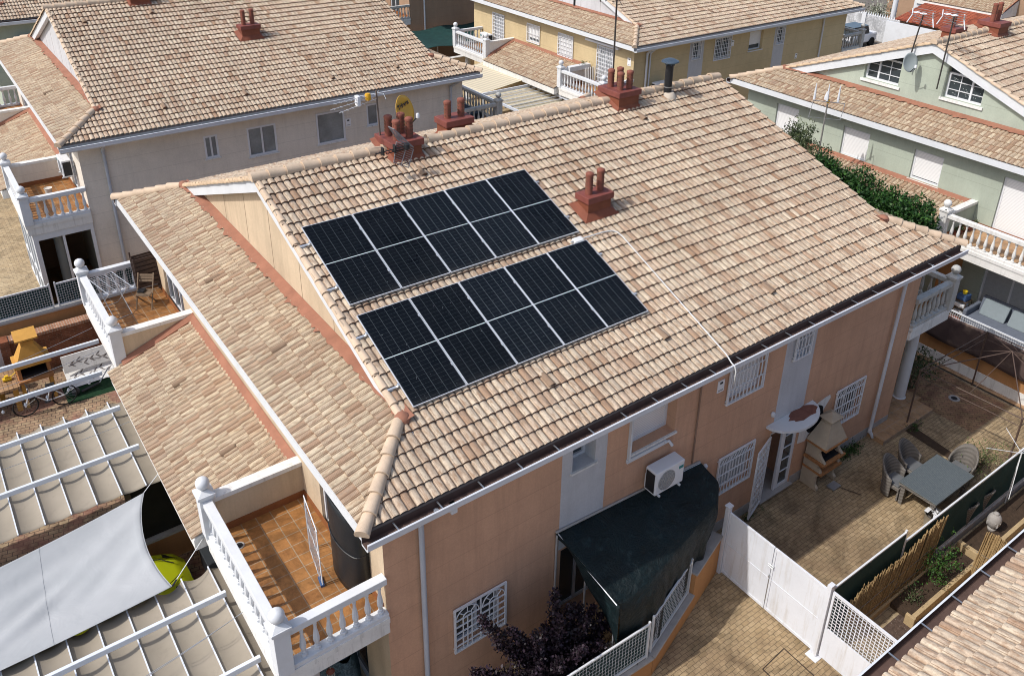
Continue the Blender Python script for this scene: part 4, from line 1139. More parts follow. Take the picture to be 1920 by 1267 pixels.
def pl(P, t_):
    L = [0]
    for a, b_ in zip(P[:-1], P[1:]): L.append(L[-1]+(b_-a).length)
    d_ = t_*L[-1]
    for i in range(len(P)-1):
        if d_ <= L[i+1]+1e-9: return P[i].lerp(P[i+1], (d_-L[i])/(L[i+1]-L[i]))
    return P[-1]
R = random.Random(3)
def tar(u, v):
    p = pl(back, u).lerp(pl(front, u), v)
    p.z += (.10-.16*u)*math.sin(math.pi*v)*math.sin(math.pi*u)*(1-.3*math.cos(9*u)) + .018*math.sin(22*u+3*v)*math.sin(math.pi*v)
    return p
low = [Vector((3.22,-1.12,.95)), Vector((4.1,-1.24,.62)), Vector((5.5,-.74,.75)), Vector((6.5,-.44,1.20)), Vector((7.12,-.04,1.7))]
def sec(u, q):      # q 0..1 top, 1..2 curtain
    if q <= 1: return tar(u, max(q,0))
    p = pl(front, u).lerp(pl(low, u), q-1); v = q-1
    p.y -= .06*math.sin(math.pi*v)*(.6+.4*math.sin(9*u))
    p.y += (.040*math.sin(34*u+2*math.sin(7*u)) + .03*math.sin(71*u+v*3))*v; p.x += .035*math.sin(21*u+5*v)*v
    return p
def cover(u, v):
    q = 2*v; d_ = .13
    if abs(q-1) < 2*d_ or q < 0: pass
    return (sec(u,q)*2 + sec(u,q-d_) + sec(u,q+d_) + sec(u,q-2*d_)*.5 + sec(u,q+2*d_)*.5)/5 if 2*d_ < q < 2-2*d_ else sec(u,q)
MB(t).grid(cover, 90, 40).build('cover_sheet', mTarp, t, smooth=True, thick=.006)
def lft(u, v):
    a = Vector((2.83,.53,3.07)).lerp(Vector((3.04,-1.24,2.50)), u)
    drop = .12 + 1.10*u**2.6
    return a + Vector((.05*math.sin(9*u)*v, .0, -drop*v))
MB(t).grid(lft, 24, 8).build('side_flap', mTarp, t, smooth=True, thick=.006)
mb = MB(t); mb.tube([(3.03,-.22,2.62),(3.06,-.22,.05)], .022, 8); mb.tube([(2.84,.50,3.03),(2.84,.50,.05)], .025, 8); mb.tube([(3.05,-1.15,2.46),(3.12,-1.05,.6)], .02, 8)
mb.build('pole', mAlu, t)
mb = MB(t); mb.tube([(2.86,.50,3.05),(3.03,-1.18,2.48)], .018, 6); mb.tube([(2.86,.50,3.03),(7.1,.50,2.76)], .02, 6); mb.build('frame_tube', mAlu, t)
MB(t).tube([(2.83,.52,3.09),(5,.52,2.95),(7.1,.52,2.80)], .03, 6).build('wall_seal', mConc, t)
# things under / beside it
t = thing('folded_lounger', 'pale slatted lounger folded in the small yard left of the tarpaulin', 'lounger', (3.1,-.9,0))
mb = MB(t)
for k in range(9): mb.bar((2.75+.09*k,-1.05,.35-.02*k),(2.95+.09*k,-.55,.55-.02*k),.05,.02)
mb.build('slats', mWhiteOld, t); mb = MB(t)
for p, q in (((2.75,-1.05,.33),(3.5,-1.05,.15)),((2.95,-.55,.53),(3.7,-.55,.35)),((2.8,-1.03,.32),(2.8,-1.03,0)),((3.6,-.57,.36),(3.6,-.57,0))): mb.bar(p,q,.04,.03)
mb.build('frame', mWhite, t)

# low orange boundary wall with coping (diagonal), and its mesh fences
t = thing('boundary_wall', 'low orange brick boundary wall with grey coping in front of the tarpaulin', 'wall', (5.2,-1.0,0))
mOr = paver('orange_brick', (.40,.20,.085), (.36,.17,.07), (.33,.18,.10), .24, .07, 0, .3, (.2,.09,.04), .5, .006, None, .8, .3, .8, .55)
mOr = wallmat('orange_render', (.44,.225,.095), .09, 0, .3)
Q0 = Vector((7.17,-.35,0)); Q1 = Vector((3.98,-1.44,0)); d1 = (Q1-Q0).normalized(); nn1 = Vector((d1.y,-d1.x,0));
if nn1.y < 0: nn1 = -nn1       # towards the house
Qs = Q0 + d1*1.42
def wallseg(a, b_, z, th=.24, name='wall_section'):
    o = MB(t).ext([a, b_, b_+nn1*th, a+nn1*th], (0,0,z)).build(name, mOr, t)
    e = .035
    MB(t).ext([a-nn1*e+Vector((0,0,z+.002)), b_-nn1*e+Vector((0,0,z+.002)), b_+nn1*(th+e)+Vector((0,0,z+.002)), a+nn1*(th+e)+Vector((0,0,z+.002))], (0,0,.05)).build('coping', mConc, o, bevel=.006)
wallseg(Q0, Qs, 1.14); wallseg(Qs+d1*.001, Q1, .52)
Q2 = Vector((-1.2,-1.30,0)); sv = nn1.copy(); nn1 = Vector((0,1,0)); wallseg(Q1+Vector((-.02,0,0)), Q2, .52); nn1 = sv
def mesh_fence(name, label, a, b_, z0, z1, nrm, group=None, screen=mGreenNet, dx=.055, dz=.075, cat='fence', endposts=True, mat=None, so_=-.022, wr=.0035):
    a = Vector(a); b_ = Vector(b_); d_ = (b_-a); L = d_.length; d_.normalize(); N2 = Vector(nrm)
    tt = thing(name, label, cat, (a.x, a.y, z0), group); fr = (Vector((a.x,a.y,0)), d_, N2, Vector((0,0,1)))
    mat = mat or mWhite
    mb = MB(tt, fr)
    mb.box((.04,-.02,z1-.04),(L-.04,.02,z1)); mb.box((.04,-.02,z0+.03),(L-.04,.02,z0+.07))
    mb.box((.0,-.022,z0+.0),(.04,.022,z1+.05)); mb.box((L-.04,-.022,z0),(L,.022,z1+.05))
    mb.build('frame', mat, tt)
    mb = MB(tt, fr); x = .04+dx
    while x < L-.04:
        mb.box((x-wr,-.004,z0+.07),(x+wr,.004,z1-.04)); x += dx
    z = z0+.07+dz
    while z < z1-.04:
        mb.box((.04,.0042,z-wr),(L-.04,.009,z+wr)); z += dz
    mb.build('wire_mesh', mat, tt)
    if screen: MB(tt, fr).face([(.04,so_,z0+.07),(L-.04,so_,z0+.07),(L-.04,so_,z1-.04),(.04,so_,z1-.04)]).build('screen', screen, tt, recalc=False)
    return tt
c1 = nn1*.12
mesh_fence('mesh_fence', 'white framed mesh fence on the low wall between the tarpaulin and the alley', Qs+c1+d1*.03, Q1+c1-d1*.05, .575, 1.58, -nn1, 'mesh fences on the boundary walls', dx=.085, dz=.10, wr=.003)
mesh_fence('mesh_fence', 'white framed mesh fence in the bottom middle beside the purple shrub', Q1+Vector((-.12,.08,0)), Q1+Vector((-3.4,.16,0)), .575, 1.58, (0,-1,0), 'mesh fences on the boundary walls', dx=.085, dz=.10, wr=.003)

# ------------------------------------------------------------------ white gates along x = 7.25
t = thing('metal_gate', 'white solid double metal gate with a latch in the middle at the alley end', 'gate', (7.25,-.4,0))
def leaf(ya, yb, nm='gate_leaf'):
    mb = MB(t); mb.box((7.24,yb,.06),(7.27,ya,1.92)); mb.box((7.222,yb,.06),(7.239,ya,.13)); mb.box((7.222,yb,1.86),(7.239,ya,1.92)); mb.box((7.222,yb,.131),(7.239,yb+.05,1.859)); mb.box((7.222,ya-.05,.131),(7.239,ya,1.859)); mb.box((7.228,yb+.051,.98),(7.239,ya-.051,1.0))
    return mb.build(nm, mWhiteGate, t, bevel=.003)
mWhiteGate = M('gate_white', (.64,.66,.70), .55, .06, 1.5, .1, 60, dirt=.5, dirtcol=(.40,.35,.28), speck=.5, streak=True)
leaf(-.44, -1.72); lf = leaf(-1.735, -3.08)
MB(t).box((7.18,-.43,0),(7.30,-.33,2.06)).box((7.16,-.45,2.061),(7.32,-.31,2.09)).build('gate_post', mWhiteGate, t)
mb = MB(t); mb.tube([(7.2,-1.66,1.42),(7.2,-1.80,1.42)], .014, 6); mb.tube([(7.2,-1.66,1.36),(7.2,-1.80,1.36)], .014, 6); mb.tube([(7.2,-1.73,1.12),(7.2,-1.73,1.06)], .02, 6); mb.tube([(7.215,-1.728,.3),(7.215,-1.728,1.0)], .01, 5)
mb.build('latch', mSteel, lf)
t2 = thing('mesh_gate', 'white gate with a lattice top half right of the solid gate', 'gate', (7.25,-3.2,0)); t = t2
MB(t).box((7.17,-3.20,0),(7.31,-3.10,2.10)).box((7.06,-3.29,.001),(7.42,-3.01,.02)).build('gate_post', mWhiteGate, t)
mb = MB(t)
for ya, yb in ((-3.22,-4.86),(-4.98,-6.5)):
    mb.box((7.24,yb,.06),(7.27,ya,.92)); mb.box((7.235,yb,1.90),(7.275,ya,1.96)); mb.box((7.235,yb,.921),(7.275,yb+.05,1.899)); mb.box((7.235,ya-.05,.921),(7.275,ya,1.899))
lfm = mb.build('gate_leaf', mWhiteGate, t)
mb = MB(t)
for ya, yb in ((-3.27,-4.81),(-5.03,-6.45)):
    y = ya-.07
    while y > yb: mb.box((7.248,y-.008,.92),(7.254,y+.008,1.90)); y -= .085
    z = .99
    while z < 1.88: mb.box((7.256,yb,z-.008),(7.262,ya,z+.008)); z += .085
mb.build('lattice', mWhiteGate, lfm)
MB(t).box((7.2,-4.80,1.68),(7.235,-4.72,1.82)).box((7.2,-5.16,1.66),(7.235,-5.04,1.80)).build('lock', mBlack, lfm)
MB(t).box((7.215,-4.975,0),(7.295,-4.865,2.0)).build('gate_post', mWhiteGate, t)

# fence between the garden and the strip (y = -3.15)
mesh_fence('mesh_fence', 'white railed fence with dark green netting nearest the gate corner', (7.34,-3.15,0), (10.05,-3.15,0), .25, 1.93, (0,-1,0), 'mesh fences on the boundary walls', dx=.07, dz=.07, so_=.024)
mesh_fence('mesh_fence', 'lower white railed fence behind the garden table', (10.07,-3.15,0), (20.2,-3.15,0), .25, 1.62, (0,-1,0), 'mesh fences on the boundary walls', dx=.07, dz=.07, so_=.024)
t = thing('boundary_wall', 'low wall under the netted fence between garden and strip', 'wall', (12,-3.15,0)); MB(t).box((7.34,-3.22,0),(20.2,-3.08,.24)).build('wall_body', mConc, t)
mReed, n, l, b = _new('reed')
sx = n.new('ShaderNodeSeparateXYZ'); l.new(pos(n), sx.inputs[0])
c = rmp(n, l, nz(n, l, 14, 4, pos(n)), [(.3, (.20,.125,.055)), (.7, (.40,.28,.13))])
l.new(c, b.inputs['Base Color']); b.inputs['Roughness'].default_value = .8
def reeds(name, label, p, q, z0, zt, lean=.0, n_=120, seed=1, out=(0,-1,0)):
    R = random.Random(seed); p = Vector(p); q = Vector(q); out = Vector(out); t = thing(name, label, 'reed screen', (p.x,p.y,0), 'reed screens in the strip garden')
    mb = MB(t)
    d_ = (q-p).normalized()
    for k in range(n_):
        f = (k+.5)/n_; a = p.lerp(q, f) + out*(R.uniform(-.02,.02)); top = zt(f)+R.uniform(-.09,.06)
        mb.tube([a+Vector((0,0,z0)), a+d_*lean*(.6+.4*R.random())+Vector((0,0,top))+out*R.uniform(-.02,.03)], R.uniform(.010,.016), 4)
    mb.build('reeds', mReed, t)
    mb = MB(t)
    for z in (.35,.8): mb.tube([p+out*.03+Vector((0,0,z)), q+out*.03+Vector((0,0,z))], .006, 4)
    mb.build('binding_wire', mSteel, t)
    return t
reeds('reed_screen', 'brown reed screen leaning along the netted fence', (7.75,-3.30,0), (11.45,-3.27,0), .02, lambda f: 1.30+.30*f+.06*math.sin(9*f), .25, 170, 2)
reeds('reed_screen', 'pale reed screen standing across the strip garden', (12.08,-3.96,0), (12.15,-6.2,0), .02, lambda f: 1.46-.22*f+.08*math.sin(13*f), .10, 210, 5, (-1,0,0))
# ------------------------------------------------------------------ plants
def leafmat(name, c1, c2, c3=None, rough=.55, tr=.15):
    m, n, l, b = _new(name)
    oi = n.new('ShaderNodeNewGeometry'); r_ = oi.outputs['Random Per Island']
    c = rmp(n, l, r_, [(0, c1), (.6, c2), (1, c3 or c2)])
    c = mix(n, l, c, rmp(n, l, nz(n, l, 1.8, 3, pos(n)), [(.3,.6),(.7,1.15)]), 1.0, 'MULTIPLY')
    l.new(c, b.inputs['Base Color']); b.inputs['Roughness'].default_value = rough; b.inputs['Specular IOR Level'].default_value = .3
    try: b.inputs['Subsurface Weight'].default_value = 0
    except Exception: pass
    return m
mLeaf = leafmat('leaf_green', (.018,.055,.012), (.04,.11,.018), (.075,.16,.03))
mLeafB = leafmat('leaf_bright', (.011,.040,.009), (.022,.075,.013), (.058,.135,.026))
mLeafO = leafmat('leaf_olive', (.03,.05,.02), (.065,.09,.035), (.12,.14,.06))
mLeafP = leafmat('leaf_purple', (.010,.006,.009), (.021,.012,.019), (.048,.030,.046), .5)
mBark = M('bark', (.10,.07,.05), .95, .2, 8, .4, 30)
def leaves(mb, R, c, n_, s, spread=None, up=.3, w=.5):
    """n_ single leaf-shaped faces about clump centre c"""
    for _ in range(n_):
        if spread: p = Vector(c) + Vector((R.gauss(0,spread[0]), R.gauss(0,spread[1]), R.gauss(0,spread[2])))
        else: p = Vector(c)
        d_ = Vector((R.gauss(0,1), R.gauss(0,1), R.gauss(up,1))).normalized(); e = d_.orthogonal().normalized()
        e = (Matrix.Rotation(R.uniform(0,6.28), 3, d_) @ e); L = s*R.uniform(.6,1.3)
        mb.add([p, p+d_*L*.5+e*L*w*.5, p+d_*L, p+d_*L*.5-e*L*w*.5], [(0,1,2,3)])
def blob(mb, R, c, rad_, ncl, nl, s, flat=1.0, noise=.35, w=.5, up=.4):
    c = Vector(c); ph = [R.uniform(0,6.28) for _ in range(6)]
    for _ in range(ncl):
        d_ = Vector((R.gauss(0,1), R.gauss(0,1), R.gauss(0,1))).normalized()
        k = R.random()**.45*(1+noise*math.sin(3*d_.x+ph[0])*math.sin(4*d_.y+ph[1])+noise*.6*math.sin(7*d_.z+ph[2]+5*d_.x))
        p = c + Vector((d_.x*rad_[0]*k, d_.y*rad_[1]*k, d_.z*rad_[2]*k*flat))
        leaves(mb, R, p, nl, s, (s*1.0, s*1.0, s*.8), up, w)
def trunk(mb, R, base, top, r0, nb=5, spread=.6):
    base = Vector(base); top = Vector(top); mid_ = base.lerp(top,.5)+Vector((R.uniform(-.1,.1),R.uniform(-.1,.1),0))
    mb.tube([base, mid_, top], [r0, r0*.7, r0*.3], 7)
    for k in range(nb):
        a = base.lerp(top, .35+.6*k/nb); th = R.uniform(0,6.28)
        e = a + Vector((math.cos(th)*spread, math.sin(th)*spread, spread*R.uniform(.5,1.2)))
        mb.tube([a, a.lerp(e,.5)+Vector((0,0,.05)), e], [r0*.45, r0*.3, r0*.1], 5)

# purple-leaved shrub at the bottom edge
t = thing('purple_tree', 'purple leaved plum tree at the bottom edge against the peach wall', 'tree', (2.0,-.55,0))
R = random.Random(21); mb = MB(t); mt = MB(t)
mt.tube([(2.0,-.55,0),(1.98,-.55,.5)], [.06,.05], 7)
tips = [(.42,-.32,3.10),(.15,-.45,2.0),(3.35,-.75,1.9),(1.2,-.5,2.2),(.95,-.50,2.60),(1.35,-.75,2.45),(1.75,-.55,2.15),(2.02,-.50,2.85),(2.35,-.62,2.40),(2.62,-.55,2.10),(2.95,-.62,1.95),(3.25,-.8,1.45),(.60,-.75,1.75),(1.15,-1.0,1.75),(1.65,-1.15,1.85),(2.2,-1.2,1.9),(2.75,-1.1,1.5),(.35,-.9,1.2),(3.0,-1.0,.9),(1.5,-.35,1.6),(.75,-.35,2.2),(2.5,-.9,2.15),(.1,-.6,1.5),(1.9,-.8,2.5)]
for tp in tips:
    a = Vector((1.98,-.55,.45)); e = Vector(tp); c_ = a.lerp(e,.45)+Vector((0,0,.12*(1 if R.random()>.4 else -1)))
    mt.tube([a, c_, e], [.03,.018,.006], 5)
    for k in range(54):
        f = .15+.85*k/53; p = (a*(1-f)**2 + c_*2*f*(1-f) + e*f*f)
        leaves(mb, R, p, 18, .072, (.10*(1.25-.85*f),)*3, .6, .7)
for k in range(340):
    leaves(mb, R, (R.gauss(1.9,.62), R.gauss(-.8,.28), R.uniform(.3,1.35)), 12, .062, (.09,.09,.09), .5, .62)
mt.build('trunk', mBark, t, smooth=True); mb.build('crown', mLeafP, t, recalc=False)

# evergreen and shrub between this house and the mint one
t = thing('evergreen_hedge', 'long bright green evergreen hedge behind the right end of the solar roof', 'hedge', (20.6,6,0)); R = random.Random(5); mb = MB(t); mt = MB(t)
ys = np.linspace(3.3, 7.4, 9)
for i, y in enumerate(ys):
    x = 20.55; zt = 4.30 + .12*math.sin(i*1.7) + .06*i
    blob(mb, R, (x, y, zt-.55), (.75,.60,.95), 230, 20, .105, 1, .25, .68)
    for q in range(9): leaves(mb, R, (x+R.uniform(-.4,.4), y+R.uniform(-.25,.25), zt+R.uniform(.0,.40)), 22, .10, (.05,.05,.12), 1.4, .5)
    mt.tube([(x,y,0),(x,y,zt-.6)], [.06,.03], 6)
mb.build('foliage', mLeafB, t, recalc=False); mt.build('stems', mBark, t)
t = thing('leafy_tree', 'loose dark green tree in front of the mint wall behind the solar roof ridge', 'tree', (21.2,9,0)); R = random.Random(8); mb = MB(t); mt = MB(t)
trunk(mt, R, (21.2,8.9,0), (21.0,8.9,5.4), .09, 7, .8)
for c_, r_, k in (((21.1,8.95,5.0),(.65,.75,.7),150), ((20.9,8.3,4.6),(.8,.9,.8),230), ((21.0,7.8,4.4),(.7,.7,.7),170), ((21.2,9.3,5.5),(.35,.35,.6),50), ((21.2,8.65,5.75),(.15,.2,.5),12), ((20.9,9.6,4.4),(.8,.8,.8),170)):
    blob(mb, R, c_, r_, k, 16, .08, 1, .4, .6, 1.0)
mt.build('trunk', mBark, t, smooth=True); mb.build('crown', mLeafO, t, recalc=False)

def shrub(name, label, c, r_, ncl, nl, s, mat, seed, cat='bush', group=None, up=.8):
    t = thing(name, label, cat, (c[0],c[1],0), group); R = random.Random(seed); mb = MB(t); mt = MB(t)
    for k in range(9):
        th = R.uniform(0,6.28); e = Vector((c[0]+math.cos(th)*r_[0]*.7, c[1]+math.sin(th)*r_[1]*.7, c[2]+r_[2]*R.uniform(.0,.8)))
        mt.tube([(c[0]+R.uniform(-.08,.08),c[1]+R.uniform(-.08,.08),0), Vector((c[0],c[1],c[2]*.6)).lerp(e,.5), e], [.014,.01,.004], 4)
    blob(mb, R, c, r_, ncl, nl, s, 1, .4, .5, up)
    mt.build('stems', mBark, t); mb.build('foliage', mat, t, recalc=False); return t
shrub('leafy_bush', 'green bush growing over the yellow planter kerb beside the reed screen', (11.25,-3.60,.60), (.72,.34,.48), 84, 11, .065, mLeaf, 3)
shrub('leafy_bush', 'small green bush at the left end of the planter', (10.15,-3.6,.28), (.36,.22,.22), 24, 9, .055, mLeafO, 4)
shrub('oleander', 'dark bush beside the round column under the right terrace', (17.85,1.15,.75), (.75,.7,.65), 130, 12, .085, mLeafO, 9)
shrub('wild_plant', 'wispy weeds beside the netted fence behind the garden table', (15.95,-2.1,.35), (1.05,.55,.40), 110, 10, .055, leafmat('leaf_weed',(.06,.10,.03),(.12,.17,.06),(.24,.24,.11)), 10, 'weeds', None, 2.0)
shrub('grass_tuft', 'low green weeds at the foot of the wall right of the barbecue', (13.35,.33,.16), (.75,.18,.16), 60, 14, .05, mLeaf, 12, 'weeds', None, 2.0)
shrub('grass_tuft', 'small dark weeds at the foot of the wall under the barred window', (9.1,.35,.05), (.55,.14,.06), 26, 10, .035, mLeaf, 14, 'weeds', None, 1.0)
shrub('grass_tuft', 'tuft of weeds along the soil joint of the garden paving', (16.1,-.1,.08), (.45,.16,.09), 30, 10, .04, mLeaf, 15, 'weeds', None, 1.0)
o = MB().face([(15.75,.3,.006),(16.15,.12,.006),(15.9,-1.9,.006),(15.6,-1.95,.006)]).build('soil', M('soil', (.055,.035,.022), .95, .3, 8, .5, 40)); kind(o)
o = MB().face([(9.0,-3.62,.006),(10.0,-3.62,.006),(10.1,-4.0,.006),(9.4,-4.15,.006),(8.9,-3.95,.006)]).build('dead_leaves', M('leaf_litter', (.09,.06,.045), .95, .5, 14, .6, 30, speck=.9, dirtcol=(.45,.42,.38))); o['kind'] = 'stuff'; tag(o, 'dead leaves and grit spilled on the strip paving', 'debris')

# planter kerbs
mKerb = M('kerb_sand', (.42,.31,.17), .9, .15, 3, .3, 40)
t = thing('planter', 'long sand coloured planter kerb along the netted fence', 'planter', (11,-3.7,0))
MB(t).box((9.62,-3.98,0),(12.5,-3.88,.24)).box((9.55,-4.02,.0),(9.62,-3.80,.30)).box((8.6,-3.36,0),(12.5,-3.30,.16)).build('kerb', mKerb, t, bevel=.01)
MB(t).box((9.7,-3.87,0),(12.5,-3.37,.12)).build('soil', MATS['soil'], t)
t = thing('planter', 'second planter with a stone Buddha head, right of the pale reed screen', 'planter', (14.3,-3.6,0))
MB(t).box((12.62,-3.98,0),(19.5,-3.88,.24)).box((12.62,-3.879,0),(12.74,-3.32,.24)).build('kerb', mKerb, t, bevel=.01)
MB(t).box((12.75,-3.87,0),(19.5,-3.32,.13)).build('soil', MATS['soil'], t)
t = thing('statue', 'grey stone Buddha head standing in the planter', 'statue', (13.85,-3.56,.13)); mSt = M('grey_stone', (.33,.31,.29), .9, .15, 8, .4, 50)
MB(t).lathe((13.85,-3.56,.13), [(.10,0),(.11,.05),(.085,.09),(.13,.14),(.165,.24),(.17,.33),(.15,.42),(.10,.49),(.07,.50),(.065,.54),(.02,.57)], 16).build('statue_head', mSt, t, smooth=True)
mb = MB(t); c_ = Vector((13.85,-3.56,.13)); f_ = Vector((-.55,-.83,0)).normalized(); s_ = Vector((f_.y,-f_.x,0))
mb.lathe(c_+f_*.165+Vector((0,0,.22)), [(.012,0),(.028,.015),(.012,.09)], 6)
for q in (-1,1):
    mb.lathe(c_+s_*q*.165+Vector((0,0,.18)), [(.01,0),(.03,.04),(.03,.12),(.01,.15)], 6); mb.lathe(c_+f_*.15+s_*q*.06+Vector((0,0,.31)), [(.005,0),(.022,.01),(.005,.025)], 6)
mb.lathe(c_+f_*.15+Vector((0,0,.185)), [(.01,0),(.03,.01),(.01,.02)], 6); mb.build('facial_features', mSt, t, smooth=True)

# ------------------------------------------------------------------ garden things
t = thing('stone_barbecue', 'sand coloured masonry barbecue with orange brick ledges and a hood, against the peach wall', 'barbecue', (11.85,.25,0))
mBq = M('bbq_stone', (.40,.33,.245), .9, .10, 5, .4, 60, speck=.3); mBrk = paver('bbq_brick', (.40,.19,.07), (.28,.12,.05), (.20,.10,.05), .075, .5, 0, .3, (.12,.06,.03), 0, .006, None, 6, .3, .8)
mB2 = M('ledge_brick', (.36,.165,.065), .85, .3, 9, .3, 50)
x0, x1, yf, yb = 11.42, 12.30, -.06, .50
def sidewall(x, th, pts): MB(t).ext([(x, y, z) for y, z in pts], (th,0,0)).build('side_wall', mBq, t, bevel=.008)
prof = [(yb,0),(yf+.02,0),(yf+.02,.08),(yf+.10,.16),(yf+.12,.40),(yf+.02,.55),(yb,.55)]
for xx in (x0, x1-.09): sidewall(xx, .09, prof)
pr2 = [(yb,.61),(yf-.0,.61),(yf+.04,.70),(yf+.14,.76),(yf+.04,.88),(yb,.88)]
for xx in (x0, x1-.09): sidewall(xx, .09, pr2)
pr3 = [(yb,.95),(yf-.06,.95),(yf+.02,1.02),(yf+.10,1.10),(yf+.16,1.2),(yf+.10,1.32),(yf-.02,1.38),(yb,1.38)]
for xx in (x0+.02, x1-.11): sidewall(xx, .09, pr3)
MB(t).box((x0+.1,yb-.06,0),(x1-.1,yb,1.38)).build('back_wall', M('sooty', (.035,.03,.028), .95, .3, 5), t)
for z, e in ((.551,.02),(.881,.05),(1.381,.035)):
    lg = MB(t); k = 0; xx = x0-e
    while xx < x1+e-.02:
        w_ = min(.07, x1+e-xx); lg.box((xx+.002,yf-e-.03,z),(xx+w_-.002,yf-e+.05,z+.058)); xx += .07
    for xs in (x0-e, x1+e-.08):
        yy = yf-e+.052
        while yy < yb: lg.box((xs,yy,z),(xs+.08,min(yy+.066,yb),z+.058)); yy += .07
    lg.box((x0-e+.081,yf-e+.052,z+.004),(x1+e-.081,yb,z+.05))
    lg.build('brick_ledge', mB2, t)
cx, cy = (x0+x1)/2, (yf+yb)/2-.01
MB(t).frus((cx,cy), (.46,.31), (.19,.15), 1.441, 2.02).build('hood', mBq, t)
ch = MB(t); ch.frus((cx,cy), (.18,.14), (.18,.14), 2.021, 2.09)
for sx_ in (-1,1):
    for sy_ in (-1,1): ch.box((cx+sx_*.15-.03,cy+sy_*.11-.03,2.091),(cx+sx_*.15+.03,cy+sy_*.11+.03,2.16))
ch.frus((cx,cy), (.26,.21), (.02,.015), 2.161, 2.30); ch.build('chimney_cap', mBq, t)
MB(t).box((x0+.13,yf+.02,.94),(x1-.12,yb-.08,.955)).box((x0+.14,yf+.1,1.08),(x1-.14,yb-.1,1.09)).build('grill_shelf', mBlack, t)
t = thing('heat_shield', 'white board with a black soot mark on the wall behind the barbecue', 'board', (11.7,.54,1.6)); fr = frame_front(.545)
MB(t, fr).ext([(11.03,0,1.42),(11.35,0,1.36),(12.2,0,2.42),(12.16,0,2.52),(11.95,0,2.52),(11.05,0,2.36)], (0,.012,0)).build('board', mWhiteOld, t)
R = random.Random(2); vs = [(11.62+.34*math.cos(k*.35)*(1+.15*R.random()), .0135, 1.98+.40*math.sin(k*.35)*(1+.12*R.random())) for k in range(18)]
MB(t, fr).face(vs).build('soot_mark', M('soot', (.012,.011,.011), .95, .2, 10), t, recalc=False)
t = thing('dustpan', 'long handled metal dustpan lying on the paving in front of the barbecue', 'dustpan', (11.95,-.25,0))
mb = MB(t); mb.frus((11.95,-.22), (.15,.10), (.17,.12), .005, .07); mb.build('pan', mSteel, t); MB(t).tube([(12.02,-.32,.06),(12.30,-.85,.03)], .012, 6).build('handle', mBark, t)

# wicker
mWick, n, l, b = _new('wicker')
mp = n.new('ShaderNodeMapping'); mp.inputs['Scale'].default_value = (1,1,1); l.new(pos(n), mp.inputs[0])
ch_ = n.new('ShaderNodeTexWave'); ch_.wave_type = 'BANDS'; ch_.bands_direction = 'Z'; ch_.inputs['Scale'].default_value = 22; ch_.inputs['Distortion'].default_value = 1.5; l.new(mp.outputs[0], ch_.inputs['Vector'])
ch2 = n.new('ShaderNodeTexWave'); ch2.wave_type = 'BANDS'; ch2.bands_direction = 'DIAGONAL'; ch2.inputs['Scale'].default_value = 12; l.new(mp.outputs[0], ch2.inputs['Vector'])
hh = mth(n, l, 'MULTIPLY', ch_.outputs['Fac'], ch2.outputs['Fac'])
c = rmp(n, l, hh, [(.05, (.085,.075,.065)), (.6, (.27,.245,.215))]); l.new(c, b.inputs['Base Color']); b.inputs['Roughness'].default_value = .7; bump(n, l, b, hh, .7, .01)
def wicker_chair(x, y, face, label):
    t = thing('wicker_chair', label, 'chair', (x, y, 0), 'wicker armchairs around the garden table')
    t.rotation_euler = (0,0,face)      # local -y is the open front
    def shell(u, v):                    # u around from left arm over back to right arm, v height
        a = math.pi*(-.08 + 1.16*u); rx, ry = .33, .30
        back_ = max(0, math.sin(math.pi*u))**1.6
        hgt = .62 + .40*back_
        flare = 1 + .10*v*back_
        zz = .02 + v*(hgt-.02)
        return Vector((-rx*math.cos(a)*flare*(1-.08*(1-v)), -.02+ry*math.sin(a)*flare*(1-.08*(1-v)) + .12*v*back_*max(0,v-.3), zz))
    MB().grid(shell, 24, 8).build('shell', mWick, t, smooth=True, thick=.045)
    MB().box((-.28,-.30,.33),(.28,.22,.42)).build('seat', mWick, t, bevel=.02)
    MB().box((-.27,-.31,.03),(.27,-.27,.33)).build('front_panel', mWick, t)
    MB().box((-.24,-.26,.421),(.24,.16,.47)).build('cushion', M('grey_cushion', (.12,.125,.13), .9, .1), t, bevel=.02)
    return t
TBX, TBY = 13.70, -2.02
wicker_chair(13.12, -1.22, rad(0), 'grey wicker armchair nearest the barbecue at the garden table')
wicker_chair(14.02, -1.12, rad(-2), 'grey wicker armchair between the other chair and the far table end, on the wall side')
wicker_chair(15.02, -2.02, rad(-88), 'high backed wicker armchair at the far end of the garden table')
for x in (13.3, 14.1): wicker_chair(x, -2.88, rad(180), 'wicker armchair between the table and the netted fence, mostly hidden, on the %s side' % ('gate' if x < 14 else 'far'))
t = thing('garden_table', 'rectangular grey wicker dining table with a glass top in the paved garden', 'table', (TBX, TBY, 0))
hx, hy = .92, .53
mTop, n, l, b = _new('table_top')
ck = n.new('ShaderNodeTexBrick'); l.new(pos(n), ck.inputs['Vector']); ck.inputs['Scale'].default_value = 1; ck.inputs['Brick Width'].default_value = .035; ck.inputs['Row Height'].default_value = .035; ck.offset = 0
ck.inputs['Mortar Size'].default_value = .003; ck.inputs['Color1'].default_value = (.115,.13,.13,1); ck.inputs['Color2'].default_value = (.09,.105,.11,1); ck.inputs['Mortar'].default_value = (.06,.07,.07,1)
l.new(ck.outputs[0], b.inputs['Base Color']); b.inputs['Roughness'].default_value = .22
MB(t).box((TBX-hx,TBY-hy,.70),(TBX+hx,TBY+hy,.735)).build('table_top', mTop, t, bevel=.01)
MB(t).box((TBX-hx+.02,TBY-hy+.02,.62),(TBX+hx-.02,TBY+hy-.02,.698)).build('apron', mWick, t)
